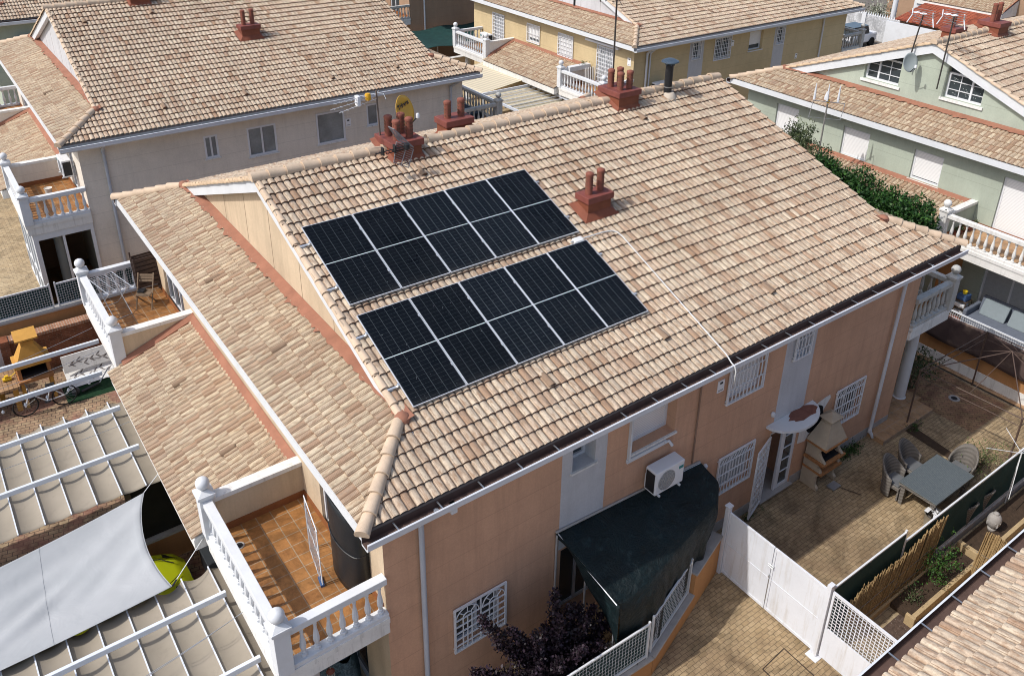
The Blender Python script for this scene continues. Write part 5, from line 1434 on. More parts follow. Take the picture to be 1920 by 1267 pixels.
for sx_ in (-1,1):
    for sy_ in (-1,1): MB(t).frus((TBX+sx_*(hx-.14),TBY+sy_*(hy-.12)), (.05,.05), (.06,.06), 0, .62).build('leg', mWick, t)
t = thing('rubble_tub', 'worn round tub full of white rags beside the garden table', 'tub', (12.85,-2.55,0))
MB(t).lathe((12.85,-2.55,0), [(.20,0),(.24,.38),(.26,.40),(.23,.38),(.19,.05)], 16).build('tub', M('tub_beige', (.35,.31,.24), .8, .15), t, smooth=True)
R = random.Random(6); mb = MB(t)
for k in range(9):
    c_ = Vector((12.85+R.uniform(-.12,.12), -2.55+R.uniform(-.12,.12), .36)); mb.add([c_+Vector((R.uniform(-.12,.12),R.uniform(-.12,.12),R.uniform(0,.14))) for _ in range(4)], [(0,1,2),(0,2,3),(1,2,3),(0,1,3)])
mb.build('rags', mWhite, t)
t = thing('manhole_cover', 'square manhole of pavers in the alley near the gate', 'manhole', (6.5,-3.1,0)); mb = MB(t)
a_ = [(6.02,-2.72),(6.80,-2.66),(6.78,-3.46),(6.0,-3.52)]
for p, q in zip(a_, a_[1:]+a_[:1]): mb.bar((p[0],p[1],.004),(q[0],q[1],.004),.022,.012)
mb.build('frame', M('frame_dark', (.05,.035,.025), .8), t)
MB(t).face([(x, y, .005) for x, y in a_]).build('lid', mPave, t, recalc=False)
t = thing('drain_cover', 'small round drain cover in the red herringbone paving', 'drain', (18.45,0,0)); MB(t).lathe((18.45,0,.005), [(.17,0),(.17,.012)], 18).build('ring', mConc, t); MB(t).lathe((18.45,0,.018), [(.10,0),(.08,.01)], 14).build('lid', mBlack, t)
o = MB().box((14.6,.0,.0),(17.2,.54,.14)).box((15.62,.5401,.0),(17.45,4.3,.14)).build('terrace_step', mFloor2); 
o.parent = house_peach; 
# gazebo skeleton
t = thing('gazebo_frame', 'bare rusty gazebo frame without its cover in the paved garden', 'gazebo', (16,.1,0))
mRs = M('rusty_tube', (.10,.065,.05), .6, .2, 8, .1); L4 = [Vector((15.98,.12,0)), Vector((19.6,.05,0)), Vector((19.65,-2.78,0)), Vector((16.15,-2.72,0))]; hub = Vector((17.95,-1.36,2.72)); zt = Vector((0,0,2.02))
for p in L4: MB(t).tube([p, p+zt], .027, 8).build('leg', mRs, t)
mb = MB(t)
for i in range(4):
    a, b_ = L4[i]+zt, L4[(i+1) % 4]+zt; mb.tube([a, b_], .018, 6); mb.tube([a-Vector((0,0,.25)), b_-Vector((0,0,.25))], .012, 5); mb.tube([a, hub], .016, 6); mb.tube([a.lerp(b_,.5), hub], .010, 5)
    for k in range(1,4): mb.tube([a.lerp(b_,k/4), (a-Vector((0,0,.25))).lerp(b_-Vector((0,0,.25)),(k+.5)/4)], .008, 4)
mb.build('roof_frame', mRs, t)
# small white stand at the right frame edge
t = thing('clothes_airer', 'white airer with thin arms rising over the netted fence at the right edge', 'clothes airer', (15.4,-3.3,0)); mb = MB(t)
mb.tube([(15.2,-3.25,0),(15.2,-3.25,1.72)], .018, 6)
for a in (.1,-.7,.9,2.4): mb.tube([(15.2,-3.25,1.70),(15.2+.9*math.cos(a),-3.25+.9*math.sin(a),1.78)], .008, 5)
mb.tube([(15.2,-3.25,1.6),(14.55,-3.5,.7)], .010, 5)
mb.build('arms', mWhite, t)

# east boundary
t = thing('boundary_wall', 'orange garden wall with a white painted foot in front of the mint house', 'wall', (19.95,0,0))
MB(t).box((19.9,-6,0),(20.1,7.5,.36)).build('painted_foot', mWhiteOld, t); MB(t).box((19.93,-6,.361),(20.1,7.5,.95)).build('wall_body', mOr, t); MB(t).box((19.89,-6,.951),(20.14,7.5,1.0)).build('coping', mConc, t)
mCloth, n, l, b = _new('brown_cloth')
c = rmp(n, l, nz(n, l, 1.6, 5, pos(n), .6, 1), [(.3, (.04,.024,.022)), (.7, (.085,.055,.048))]); c = mix(n, l, c, (.17,.12,.09), rmp(n, l, nz(n, l, .9, 4, pos(n)), [(.58,0.0),(.66,.6)])); l.new(c, b.inputs['Base Color']); b.inputs['Roughness'].default_value = .9
t = mesh_fence('mesh_fence', 'white fence hung with brown cloth in front of the sofa porch', (19.98,2.1,0), (19.98,-3.0,0), 1.0, 2.0, (-1,0,0), 'mesh fences on the boundary walls', screen=None, dx=.07, dz=.08)
def cl(u, v): return Vector((19.90-.10*v-.02*math.sin(14*u), 2.1-5.1*u, 1.86-.95*v-.06*math.sin(math.pi*u)-.03*math.sin(11*u)))
MB(t).grid(cl, 40, 8).build('cloth', mCloth, t, smooth=True, thick=.006)

# ------------------------------------------------------------------ porch of the mint house
o = MB().box((20.3,-6,0),(23.72,3.1,.30)).build('raised_porch_floor', mFloor2); kind(o)
t = thing('sofa', 'grey two seat sofa with square back cushions under the mint house terrace', 'sofa', (22.7,.8,.3)); mSo = M('sofa_grey', (.13,.15,.19), .9, .12, 6, .3, 90); mCu = M('cushion_grey', (.21,.25,.27), .9, .08, 6, .3, 90)
MB(t).box((22.25,-.28,.42),(23.10,1.90,.72)).build('seat', mSo, t, bevel=.05)
MB(t).ext([(23.05,-.28,.45),(23.32,-.28,.45),(23.42,-.28,1.22),(23.24,-.28,1.25)], (0,2.18,0)).build('backrest', mSo, t, bevel=.04)
for y in (-.42, 1.905): MB(t).box((22.25,y,.40),(23.3,y+.14,.95)).build('armrest', mSo, t, bevel=.05)
for y in (-.12,.86): MB(t).ext([(22.80,y,.725),(22.95,y,.725),(23.2,y,1.22),(23.05,y,1.25)], (0,.88,0)).build('cushion', mCu, t, bevel=.03)
for p in ((22.3,-.2),(22.3,1.8),(23.2,-.2),(23.2,1.8)): MB(t).box((p[0],p[1],.301),(p[0]+.06,p[1]+.06,.40)).build('leg', mBark, t)
t = thing('toy_trolley', 'trolley stacked with blue toy boxes and a yellow cup left of the sofa', 'trolley', (22.7,2.35,.3))
mBl = M('blue_plastic', (.05,.10,.22), .5, .1); mb = MB(t)
for z in (.45,.75,1.02): mb.box((22.5,2.10,z),(22.95,2.60,z+.02))
for p in ((22.5,2.1),(22.93,2.1),(22.5,2.58),(22.93,2.58)): mb.box((p[0],p[1],.301),(p[0]+.02,p[1]+.02,1.05))
mb.build('shelf_frame', mBark, t); MB(t).box((22.55,2.15,1.041),(22.9,2.5,1.26)).build('storage_box', mBl, t, bevel=.02); MB(t).box((22.52,2.15,.771),(22.85,2.55,.92)).box((22.55,2.15,.471),(22.9,2.5,.62)).build('boxes', mWhite, t, bevel=.02)
MB(t).lathe((22.72,2.32,1.265), [(.07,0),(.09,.12)], 10).build('cup', M('yellow_plastic', (.75,.55,.03), .5), t, smooth=True)
t = thing('flower_pot', 'terracotta pot on the floor in front of the toy trolley', 'pot', (22.1,2.2,.3)); MB(t).lathe((22.1,2.2,.3), [(.12,0),(.17,.2),(.19,.2),(.19,.24),(.16,.24),(.15,.18)], 14).build('pot', mPot, t, smooth=True)
t = thing('drying_rack', 'blue and white drying rack with laundry behind the white fence, in front of the sofa', 'drying rack', (21.0,.9,.3))
mb = MB(t)
for y in (.2,1.9): mb.tube([(20.6,y,1.0),(21.3,y,1.0)], .015, 6)
for k in range(9): mb.tube([(20.6+.0875*k,.2,1.0),(20.6+.0875*k,1.9,1.0)], .006, 4)
mb.build('wires', mWhiteClean, t); mb = MB(t)
for y in (.25,1.85): mb.tube([(20.6,y,.98),(21.3,y,.301)], .014, 6); mb.tube([(21.3,y,.98),(20.6,y,.301)], .014, 6)
mb.build('legs', mBl, t)
def lau(u, v): return Vector((20.65+.6*u, .9+.55*v, 1.03-.10*math.sin(6*u)*math.sin(3*v)))
MB(t).grid(lau, 8, 6).build('laundry', mWhite, t, smooth=True, thick=.01)
t = thing('door_mat', 'dark door mat on the porch left of the toy trolley', 'mat', (22.6,3.0,.3)); MB(t).box((22.3,2.75,.302),(22.95,3.08,.32)).build('mat', mBlack, t)
o = MB(house_mint).box((23.1,3.1,0),(23.72,3.6,2.96)).build("porch_pier", mOr, house_mint)

# ------------------------------------------------------------------ left patio: pergolas, sail, car
mBeam = M('beam_white', (.62,.65,.70), .45, .05, 3, 0, spec=.5)
mCanv, n, l, b = _new('canvas_beige')
c = rmp(n, l, nz(n, l, 1.0, 4, pos(n)), [(.3, (.25,.218,.17)), (.7, (.30,.262,.208))])
c = mix(n, l, c, (.20,.17,.135), rmp(n, l, nz(n, l, 3.5, 6, pos(n), .7, .5), [(.55,0.0),(.75,.5)]))
l.new(c, b.inputs['Base Color']); b.inputs['Roughness'].default_value = .85; b.inputs['Specular IOR Level'].default_value = .15
def pergola(label, xs, ys, z=2.9, ends=None):
    t = thing('pergola', label, 'pergola', (xs[0], ys[0], 0), 'white pergolas over the left patio')
    for k, y in enumerate(ys):
        x1 = ends[k] if ends else xs[1]
        MB(t).box((xs[0], y-.035, z-.06), (x1, y+.035, z+.06)).build('beam', mBeam, t, bevel=.006)
    MB(t).box((xs[0]-.08, ys[0]-.1, z-.20), (xs[0]+.0-.001, ys[-1]+.1, z-.04)).build('end_beam', mBeam, t)
    for y in (ys[0], ys[-1]): MB(t).box((xs[0]-.08, y-.05, 0), (xs[0]+.02, y+.05, z-.201)).build('post', mBeam, t)
    return t
t = pergola('pergola with thin white beams above the barbecue yard and the upper beige canopy', (-10.5,0), [8.37,10.12,11.91,13.53], ends=[-3.34,-3.34,-3.36,-3.08])
t2 = pergola('pergola with white beams above the lower beige canopy at the bottom left corner', (-10.5,0), [-.2,1.38,3.10], ends=[-3.15,-3.10,-3.12], z=2.9)
def canopy(label, x0, x1, ya, yb, z, sp=.508, ph=.0, lift=.075):
    t = thing('shade_canopy', label, 'canopy', (x0, ya, z), 'beige slatted canopies under the pergolas')
    nb = int(round((x1-x0)/sp)); sp = (x1-x0)/nb
    R = random.Random(int(ya*10)+3); am = [lift*R.uniform(.8,1.25) for _ in range(nb)]; ed = [R.uniform(-.03,.05) for _ in range(nb+1)]
    def fn(u, v):
        q = u*nb; i = min(int(q), nb-1); f = q-i
        y = ya + (yb-ya)*v
        sag = am[i]*(1-(2*f-1)**2)*(1+.25*math.sin(2.3*v*3+i*1.9))
        y += (.5-v)*2*(sag*.75)*abs(2*v-1)**6 + .0
        return Vector((x0+(x1-x0)*u, y, z - sag + .010*math.sin(5*v+i*2)*math.sin(math.pi*f)))
    MB(t).grid(fn, nb*10, 26).build('cloth', mCanv, t, smooth=True, thick=.004)
    mb = MB(t)
    for k in range(nb+1): mb.box((x0+sp*k-.012, ya-.02, z+.001), (x0+sp*k+.012, yb+.03, z+.03))
    mb.build('slats', mBeam, t)
    return t
canopy('beige canopy with white slats above the patio between barbecue and shade sail', -9.62, -2.51+.0, 7.18, 10.75, 2.70, .508)
canopy('beige canopy with white slats at the bottom left corner beside the terrace', -9.46, -2.63, -.4, 4.12, 2.66, .525)
# wires
t = thing('clothes_line', 'thin sagging wires strung over the beige canopies', 'wire', (-9,1.9,2.9)); mb = MB(t)
def wire(a, b_, s_, r=.006, k=14):
    a = Vector(a); b_ = Vector(b_); mb.tube([a.lerp(b_, i/k)-Vector((0,0,s_*4*(i/k)*(1-i/k))) for i in range(k+1)], r, 4)
wire((-9,1.9,3.05),(-2.9,2.3,3.15),.25); mb.build('wire', mSteel, t); mb = MB(t); wire((-9,1.95,3.0),(-2.9,2.35,3.1),.30); mb.build('wire', mSteel, t)
t = thing('guy_line', 'thin lines crossing the pergola beams above the barbecue yard', 'wire', (-9,9.1,2.9)); mb = MB(t)
wire((-9,9.2,2.95),(-3.3,9.3,2.98),.05); mb.build('wire', mSteel, t); mb = MB(t); wire((-9,12.5,2.9),(-3.2,12.9,2.98),.12); mb.build('wire', mSteel, t); mb = MB(t); wire((-9,12.9,2.9),(-3.1,14.2,2.98),.12); mb.build('wire', mSteel, t)
# shade sail
t = thing('shade_sail', 'pale grey shade sail stretched over the yellow car on the left', 'shade sail', (-6,5.3,2.8))
mSail, n, l, b = _new('sail_cloth')
c = rmp(n, l, nz(n, l, .8, 4, pos(n)), [(.3, (.31,.325,.335)), (.7, (.365,.375,.385))])
c = mix(n, l, c, (.25,.25,.25), rmp(n, l, nz(n, l, 16, 2, pos(n)), [(.76,0.0),(.78,.7)])); l.new(c, b.inputs['Base Color']); b.inputs['Roughness'].default_value = .8
hs = nz(n, l, 1.6, 3, pos(n), .5, .6); bump(n, l, b, hs, .35, .07)
A0, A1, B0, B1 = Vector((-3.66,6.72,2.92)), Vector((-3.90,3.86,2.88)), Vector((-9.9,6.2,2.75)), Vector((-10.0,3.98,2.7))
def sail(u, v):
    pu = B0.lerp(A0, u); pv = B1.lerp(A1, u); p = pu.lerp(pv, v)
    e = 4*v*(1-v)
    p.x -= .24*e*u**5
    p.y += (-.20*(1-v)+.10*v)*4*u*(1-u)*(1-2*v*0)*.9*(1 if v < .5 else -1)*abs(2*v-1)
    p.z -= .30*math.sin(math.pi*v)*math.sin(math.pi*min(1,u*1.02))**.7
    # soft folds running from the corners
    d_ = abs(v-(.15+.75*(1-u)*1.6)); p.z += .06*math.exp(-(d_/.09)**2)*math.sin(math.pi*v)
    p.z += .030*math.sin(26*v+8*u)*math.exp(-((u-.62)/.16)**2)*math.sin(math.pi*v)
    p.z += .018*math.sin(40*u+25*v)*math.exp(-((v-.62)/.2)**2)*math.sin(math.pi*v)
    return p
MB(t).grid(sail, 110, 60).build('sail', mSail, t, smooth=True, thick=.004)
MB(t).tube([sail(.66, k/40)+Vector((0,0,.008)) for k in range(41)], .0025, 4).build('seam', mSail, t)
MB(t).tube([sail(1, k/40) for k in range(41)], .010, 4).build('hem', mSail, t)
mb = MB(t)
wire(A0, (-3.12,6.98,3.20), .0, .008, 2); mb.build('rope', mWhite, t); mb = MB(t); wire(A1, (-2.95,4.45,3.3), .0, .008, 2); mb.build('rope', mWhite, t)
MB(t).tube([A1, A1+(Vector((-2.95,4.45,3.3))-A1)*.12], .018, 6).build('turnbuckle', mBlack, t)

# the yellow car under the sail
t = thing('sports_car', 'lime yellow sports car parked under the pale shade sail', 'car', (-5.2,6.4,0))
mCar, n, l, b = _new('car_paint'); b.inputs['Base Color'].default_value = (.42,.47,.012,1); b.inputs['Roughness'].default_value = .30; b.inputs['Coat Weight'].default_value = .6; b.inputs['Coat Roughness'].default_value = .06
mTyre = M('tyre', (.015,.015,.015), .9, .1, 5)
LC, WC, CX, CY = 4.25, 1.82, -5.25, 6.45
def carz(s):     # outline heights along the body: s 0 rear .. 1 front
    xs = [0,.04,.12,.24,.36,.5,.62,.74,.86,.95,1.0]; zs = [.62,.78,.86,.90,.93,.95,.94,.86,.78,.66,.50]
    return float(np.interp(s, xs, zs))
def carw(s):
    return float(np.interp(s, [0,.05,.15,.3,.5,.7,.82,.92,.97,1.0], [.66,.80,.90,.91,.88,.90,.91,.82,.70,.52]))
def body(u, v):
    s = u; w_ = carw(s)*WC/1.82; zt_ = carz(s); z0_ = .18 if .05 < s < .95 else .28
    a = math.pi*v; cs = math.cos(a); sn = math.sin(a)
    y = w_*math.copysign(abs(cs)**.42, cs); z = z0_+(zt_-z0_)*(abs(sn)**.50)
    z -= .05*math.exp(-((abs(cs)-.3)/.2)**2)*(1 if s > .7 else 0)*.5
    return Vector((CX-LC/2+LC*s, CY+y, z))
MB(t).grid(body, 60, 40).build('body', mCar, t, smooth=True)
def cab(u, v):
    s = .16+.50*u; h_ = float(np.interp(u, [0,.2,.45,.7,.9,1.0], [.84,1.10,1.22,1.20,1.02,.86])); a = math.pi*v; cs = math.cos(a); sn = math.sin(a)
    w_ = .74-.10*math.sin(math.pi*u); return Vector((CX-LC/2+LC*s, CY+w_*math.copysign(abs(cs)**.5, cs)*(1-.18*sn), .80+(h_-.80)*abs(sn)**.6))
MB(t).grid(cab, 30, 24).build('cabin_glass', mGlass, t, smooth=True)
def rf(u, v):
    s = .30+.22*u; return Vector((CX-LC/2+LC*s, CY-.50+1.0*v, 1.235-.05*(2*v-1)**2-.03*(2*u-1)**2))
MB(t).grid(rf, 8, 8).build('roof', mCar, t, smooth=True, thick=.02)
for sx_ in (.19,.80):
    for sy_ in (-1,1):
        c_ = Vector((CX-LC/2+LC*sx_, CY+sy_*.80, .33)); w_ = MB(t)
        K = 20
        w_.add([c_+Vector((.33*math.cos(2*math.pi*k/K), dy, .33*math.sin(2*math.pi*k/K))) for dy in (-.12,.12) for k in range(K)], [(k,(k+1)%K,K+(k+1)%K,K+k) for k in range(K)]+[tuple(range(K)),tuple(range(2*K-1,K-1,-1))])
        wo = w_.build('wheel', mTyre, t, smooth=True)
        r_ = MB(t); r_.add([c_+Vector((.22*math.cos(2*math.pi*k/K), sy_*.125, .22*math.sin(2*math.pi*k/K))) for k in range(K)], [tuple(range(K))]); r_.build('rim', mSteel, wo, recalc=False)
for sy_ in (-1,1):
    def hl(u, v, sy_=sy_):
        s_ = .90+.07*u; yy = sy_*(.50+.16*v-.06*u); return Vector((CX-LC/2+LC*s_, CY+yy, carz(s_)+.004-.10*(.3+v)*(.25+.6*u)))
    MB(t).grid(hl, 6, 6).build('headlight', mBlack, t, smooth=True)
mb = MB(t); mb.tube([(CX+LC*.30, CY-.5, .86),(CX+LC*.38, CY-.42, .80),(CX+LC*.44, CY-.2, .725)], .010, 5); mb.tube([(CX+LC*.30, CY+.5, .86),(CX+LC*.38, CY+.42, .80),(CX+LC*.44, CY+.2, .725)], .010, 5); mb.build('bonnet_seam', mBlack, t)
MB(t).box((-3.28,6.22,.42),(-3.12,6.7,.50)).build('grille', mBlack, t)
# dark storage box by the car and low wall under the porch roof
t = thing('low_wall', 'low brown rendered wall with a pale coping behind the yellow car', 'wall', (-2.6,7.6,0))
MB(t).box((-9,7.56,0),(-1.1,7.74,.74)).build('wall_body', mOr, t); MB(t).box((-9,7.51,.742),(-1.1,7.79,.80)).build('coping', mConc, t)
mNetB = M('black_netting', (.012,.011,.009), .9, .3, 3, .4, 120)
t = thing('netting_fence', 'black netting screen above the low wall behind the yellow car', 'fence', (-3.9,7.65,.8))
MB(t).box((-3.95,7.6,.802),(-3.83,7.72,2.30)).build('fence_post', mBark, t); MB(t).box((-1.2,7.6,.802),(-1.1,7.72,2.30)).build('fence_post', mBark, t); MB(t).box((-3.829,7.64,.83),(-1.201,7.66,2.28)).build('netting', mNetB, t)
t = thing('netting_fence', 'dark sheet added under the lower tiled roof, behind the black netting screen', 'fence', (-3.3,9.6,0)); MB(t).box((-3.45,7.8,.02),(-3.40,10.8,1.9)).build('netting', mNetB, t)  # sheet put in to blacken the area under the porch roof
t = thing('storage_chest', 'dark storage chest behind the yellow car below the eave', 'chest', (-2.4,6.2,0)); MB(t).box((-2.75,5.6,0),(-2.1,7.0,.55)).build('chest', mBlack, t, bevel=.02); MB(t).box((-2.78,5.57,.621),(-2.07,7.03,.67)).build('lid', M('dark_grey', (.035,.04,.045), .5), t, bevel=.01)

# ------------------------------------------------------------------ barbecue yard
mBrkW = paver('wall_brick', (.32,.115,.055), (.26,.09,.045), (.33,.20,.13), .24, .065, 0, .25, (.12,.05,.03), .5, .008, None, 1.2, .3, .8)
_bt = [x for x in mBrkW.node_tree.nodes if x.type == 'MAPPING'][0]; _bt.inputs['Rotation'].default_value = (rad(90), 0, 0)
t = thing('brick_wall', 'red brick wall with a soldier course on top behind the ochre barbecue', 'wall', (-5.1,17.75,0))
MB(t).box((-5.05,17.7,0),(-1.1,17.9,1.30)).build('wall_body', mBrkW, t)
mSold = paver('soldier_course', (.50,.27,.17), (.44,.22,.13), (.55,.42,.32), .075, .6, 0, .2, (.2,.1,.06), 0, .010, None, 1.2, .3, .8)
MB(t).box((-5.08,17.62,1.302),(-1.1,17.98,1.40)).build('soldier_course', mSold, t)
MB(t).box((-5.30,17.55,0),(-5.051,17.95,1.44)).build('pier', mBrkW, t)
MB(t).box((-14,17.7,0),(-5.301,17.9,1.30)).build('painted_section', mWhiteOld, t)
t = thing('boundary_wall', 'orange boundary wall behind the brick wall at the left edge', 'wall', (-5,18.3,0))
MB(t).box((-14,18.22,0),(-1.0,18.42,1.68)).build('wall_body', mOr, t); MB(t).box((-14,18.17,1.682),(-1.0,18.47,1.74)).build('coping', mConc, t)
mesh_fence('mesh_fence', 'white mesh fence with dark backing on the orange wall at the far left', (-13,18.32,0), (-3.55,18.32,0), 1.76, 2.58, (0,-1,0), 'mesh fences on the boundary walls', dx=.07, dz=.085)
mesh_fence('mesh_fence', 'shorter mesh fence on the orange wall behind the far white terrace', (-3.42,18.32,0), (-1.0,18.32,0), 1.76, 2.58, (0,-1,0), 'mesh fences on the boundary walls', dx=.07, dz=.085)
t = thing('masonry_barbecue', 'ochre painted masonry barbecue with a black grill in front of the brick wall', 'barbecue', (-4.65,16.1,0))
mOch = M('ochre_paint', (.50,.26,.055), .8, .12, 5, .3, 50)
x0,x1,yf,yb = -5.08,-4.22,15.85,16.55
for xx in (x0,x1-.09): MB(t).box((xx,yf,0),(xx+.09,yb,.86)).build('side_wall', mOch, t, bevel=.01)
MB(t).box((x0-.03,yf-.05,.861),(x1+.03,yb,.95)).build('counter', mB2, t)
for xx in (x0,x1-.09): MB(t).box((xx,yf+.08,.951),(xx+.09,yb,1.36)).build('side_wall', mB2, t)
MB(t).box((x0+.09,yb-.08,.951),(x1-.09,yb,1.36)).build('back_wall', mBlack, t); MB(t).box((x0+.1,yf+.05,1.02),(x1-.1,yb-.09,1.05)).build('grill', mBlack, t)
MB(t).box((x0-.06,yf-.02,1.361),(x1+.06,yb+.02,1.47)).build('hood_shelf', mOch, t, bevel=.01)
cx,cy = (x0+x1)/2,(yf+yb)/2
h_ = MB(t); h_.frus((cx,cy),(.40,.30),(.17,.15),1.471,1.98); h_.frus((cx,cy),(.17,.15),(.17,.15),1.981,2.10); h_.build('hood', mOch, t)
MB(t).frus((cx,cy+.0),(.13,.11),(.13,.11),2.101,2.18).build('smoke_gap', mBlack, t)
MB(t).ext([(cx-.30,cy-.26,2.181),(cx+.30,cy-.26,2.181),(cx+.30,cy+.26,2.28),(cx-.30,cy+.26,2.28)], (0,0,.05)).build('cap', mOch, t)
t = thing('tiled_counter', 'tiled outdoor counter on ochre legs left of the ochre barbecue', 'counter', (-5.8,16.2,0))
mTl = paver('small_tiles', (.46,.29,.16), (.40,.24,.12), (.22,.13,.07), .12, .12, 0, .3, (.2,.1,.05), 0, .012, None, 1, .3, .7)
MB(t).box((-7.2,15.75,.80),(-5.12,16.85,.88)).build('counter_top', mTl, t)
for p in ((-5.25,15.9),(-5.6,16.7),(-7.0,15.9)): MB(t).box((p[0]-.07,p[1]-.07,0),(p[0]+.07,p[1]+.07,.799)).build('leg', mOch, t)
t = thing('toy_digger', 'small yellow toy digger on the tiled counter', 'toy', (-5.35,16.3,.88)); mYe = M('toy_yellow', (.65,.42,.02), .5)
MB(t).box((-5.48,16.2,.90),(-5.25,16.34,.97)).box((-5.42,16.22,.971),(-5.32,16.32,1.05)).build('body', mYe, t, bevel=.01); MB(t).tube([(-5.28,16.27,.96),(-5.12,16.27,1.08),(-5.05,16.27,.93)], .015, 6).build('arm', mYe, t)
t = thing('clay_pot', 'brown pot against the white wall left of the brick pier', 'pot', (-5.75,17.3,0)); MB(t).lathe((-5.72,17.2,.88), [(.10,0),(.17,.12),(.16,.24),(.12,.28),(.10,.25)], 14).lathe((-5.72,17.2,0), [(.2,0),(.2,.879)], 12).build('pot', mPot, t, smooth=True)
t = thing('bicycle', 'white framed bicycle standing on the patio below the ochre barbecue', 'bicycle', (-4.6,15.4,0)); y = 15.42
for xw_, nm in ((-5.12,'wheel'),(-4.08,'wheel')):
    yy = y + (.05 if xw_ < -5 else .0); wm = MB(t)
    wm.tube([(xw_+.33*math.cos(k*math.pi/12), yy, .34+.33*math.sin(k*math.pi/12)) for k in range(25)], .022, 6); wo = wm.build(nm, mTyre, t, smooth=True)
    sp_ = MB(t)
    for k in range(14): sp_.tube([(xw_,yy,.34),(xw_+.31*math.cos(k*.4488), yy, .34+.31*math.sin(k*.4488))], .0025, 3)
    sp_.build('spokes', mSteel, wo)
mb = MB(t)
for p, q in (((-4.98,y,.92),(-4.93,y,.72)),((-4.95,y,.80),(-5.12,y,.34)),((-4.94,y,.78),(-4.42,y,.72)),((-4.92,y,.70),(-4.55,y,.32)),((-4.40,y,.76),(-4.55,y,.32)),((-4.42,y,.72),(-4.08,y,.34)),((-4.55,y,.32),(-4.08,y,.34))): mb.tube([p,q], .018, 6)
mb.build('frame', mWhiteClean, t); mb = MB(t); mb.tube([(-4.99,y-.26,.97),(-4.95,y,.93),(-4.99,y+.26,.97)], .014, 6); mb.build('handlebar', mBlack, t)
MB(t).box((-4.52,y-.07,.80),(-4.27,y+.07,.86)).build('saddle', mBlack, t, bevel=.02); MB(t).lathe((-4.55,y-.03,.32), [(.001,-.005),(.09,-.005),(.09,.005)], 12).build('chainring', mBlack, t)
for z_, y_, lb in ((.30,16.62,'cream board with a painted leaf pattern leaning on the brick wall'),(.05,16.1,'second patterned board lying on the turf in front of the leaning one')):
    t = thing('patterned_board', lb, 'board', (-3.2,y_,z_)); dz = .48 if z_ > .1 else .12
    fr = (Vector((-3.86,y_,z_)), Vector((1,0,0)), Vector((0,-.95,.0)), Vector((0,.22 if z_ > .1 else .9, dz if z_ > .1 else .2)))
    MB(t, fr).box((0,-.02,0),(1.5,.02,1)).build('board', mWhiteOld, t)
    mb = MB(t, fr)
    for k in range(7):
        a = .2+.19*k; z2 = .45+.15*math.sin(k*2.1)
        for s_ in (-1,1): mb.face([(a,.023,z2),(a+.07,.023,z2+s_*.12),(a+.16,.023,z2+s_*.20),(a+.09,.023,z2+s_*.04)])
    mb.tube([(.15,.024,.4),(.6,.024,.6),(1.0,.024,.35),(1.4,.024,.55)], .008, 4)
    mb.build('leaf_pattern', M('pattern_grey', (.16,.14,.13), .8), t, recalc=False)
o = MB().face([(-4.05,15.35,.006),(-2.6,15.30,.006),(-2.6,16.6,.006),(-4.05,16.6,.006)]).build('artificial_turf', M('turf', (.008,.035,.012), .95, .35, 9, .6, 200)); kind(o)
o = MB().face([(-6.6,19.6,.006),(-4.45,19.5,.006),(-4.35,23.2,.006),(-6.6,23.2,.006)]).build('artificial_turf', MATS['turf']); kind(o)
t = thing('ball', 'grey ball lying on the turf beside the bicycle', 'ball', (-3.75,15.75,.12)); MB(t).lathe((-3.75,15.75,0), [(.001,.0)]+[(.12*math.sin(math.pi*k/8), .12-.12*math.cos(math.pi*k/8)) for k in range(1,8)]+[(.001,.24)], 12).build('ball', M('ball_grey', (.05,.055,.06), .6), t, smooth=True)
t = thing('kick_scooter', 'dark kick scooter lying beside the ball', 'scooter', (-3.4,15.8,0)); MB(t).bar((-3.6,15.7,.08),(-3.05,15.85,.10),.10,.03).build('deck', mBlack, t); MB(t).tube([(-3.05,15.85,.1),(-2.7,16.0,.45)], .018, 6).build('stem', mSteel, t)
t = thing('leafy_bush', 'small dark plant at the left edge beside the canopy', 'bush', (-6.3,13.6,0)); 
R = random.Random(4); mb = MB(t); blob(mb, R, (-6.3,13.6,.3), (.4,.4,.3), 30, 10, .07); mb.build('foliage', mLeaf, t, recalc=False)
# pots / lamps at string height
t = thing('string_lights', 'string of small bulbs hanging from the pergola beam above the barbecue', 'string lights', (-4.5,12.0,2.9)); mb = MB(t); wire((-6.5,11.8,2.84),(-2.95,12.0,2.88),.06,.004)
mb.build('cord', mBlack, t)
for k in range(7): MB(t).lathe((-6.2+.5*k, 11.83+.02*k, 2.66), [(.01,0),(.035,.02),(.035,.06),(.01,.10)], 8).build('bulb', mWhite, t, smooth=True)

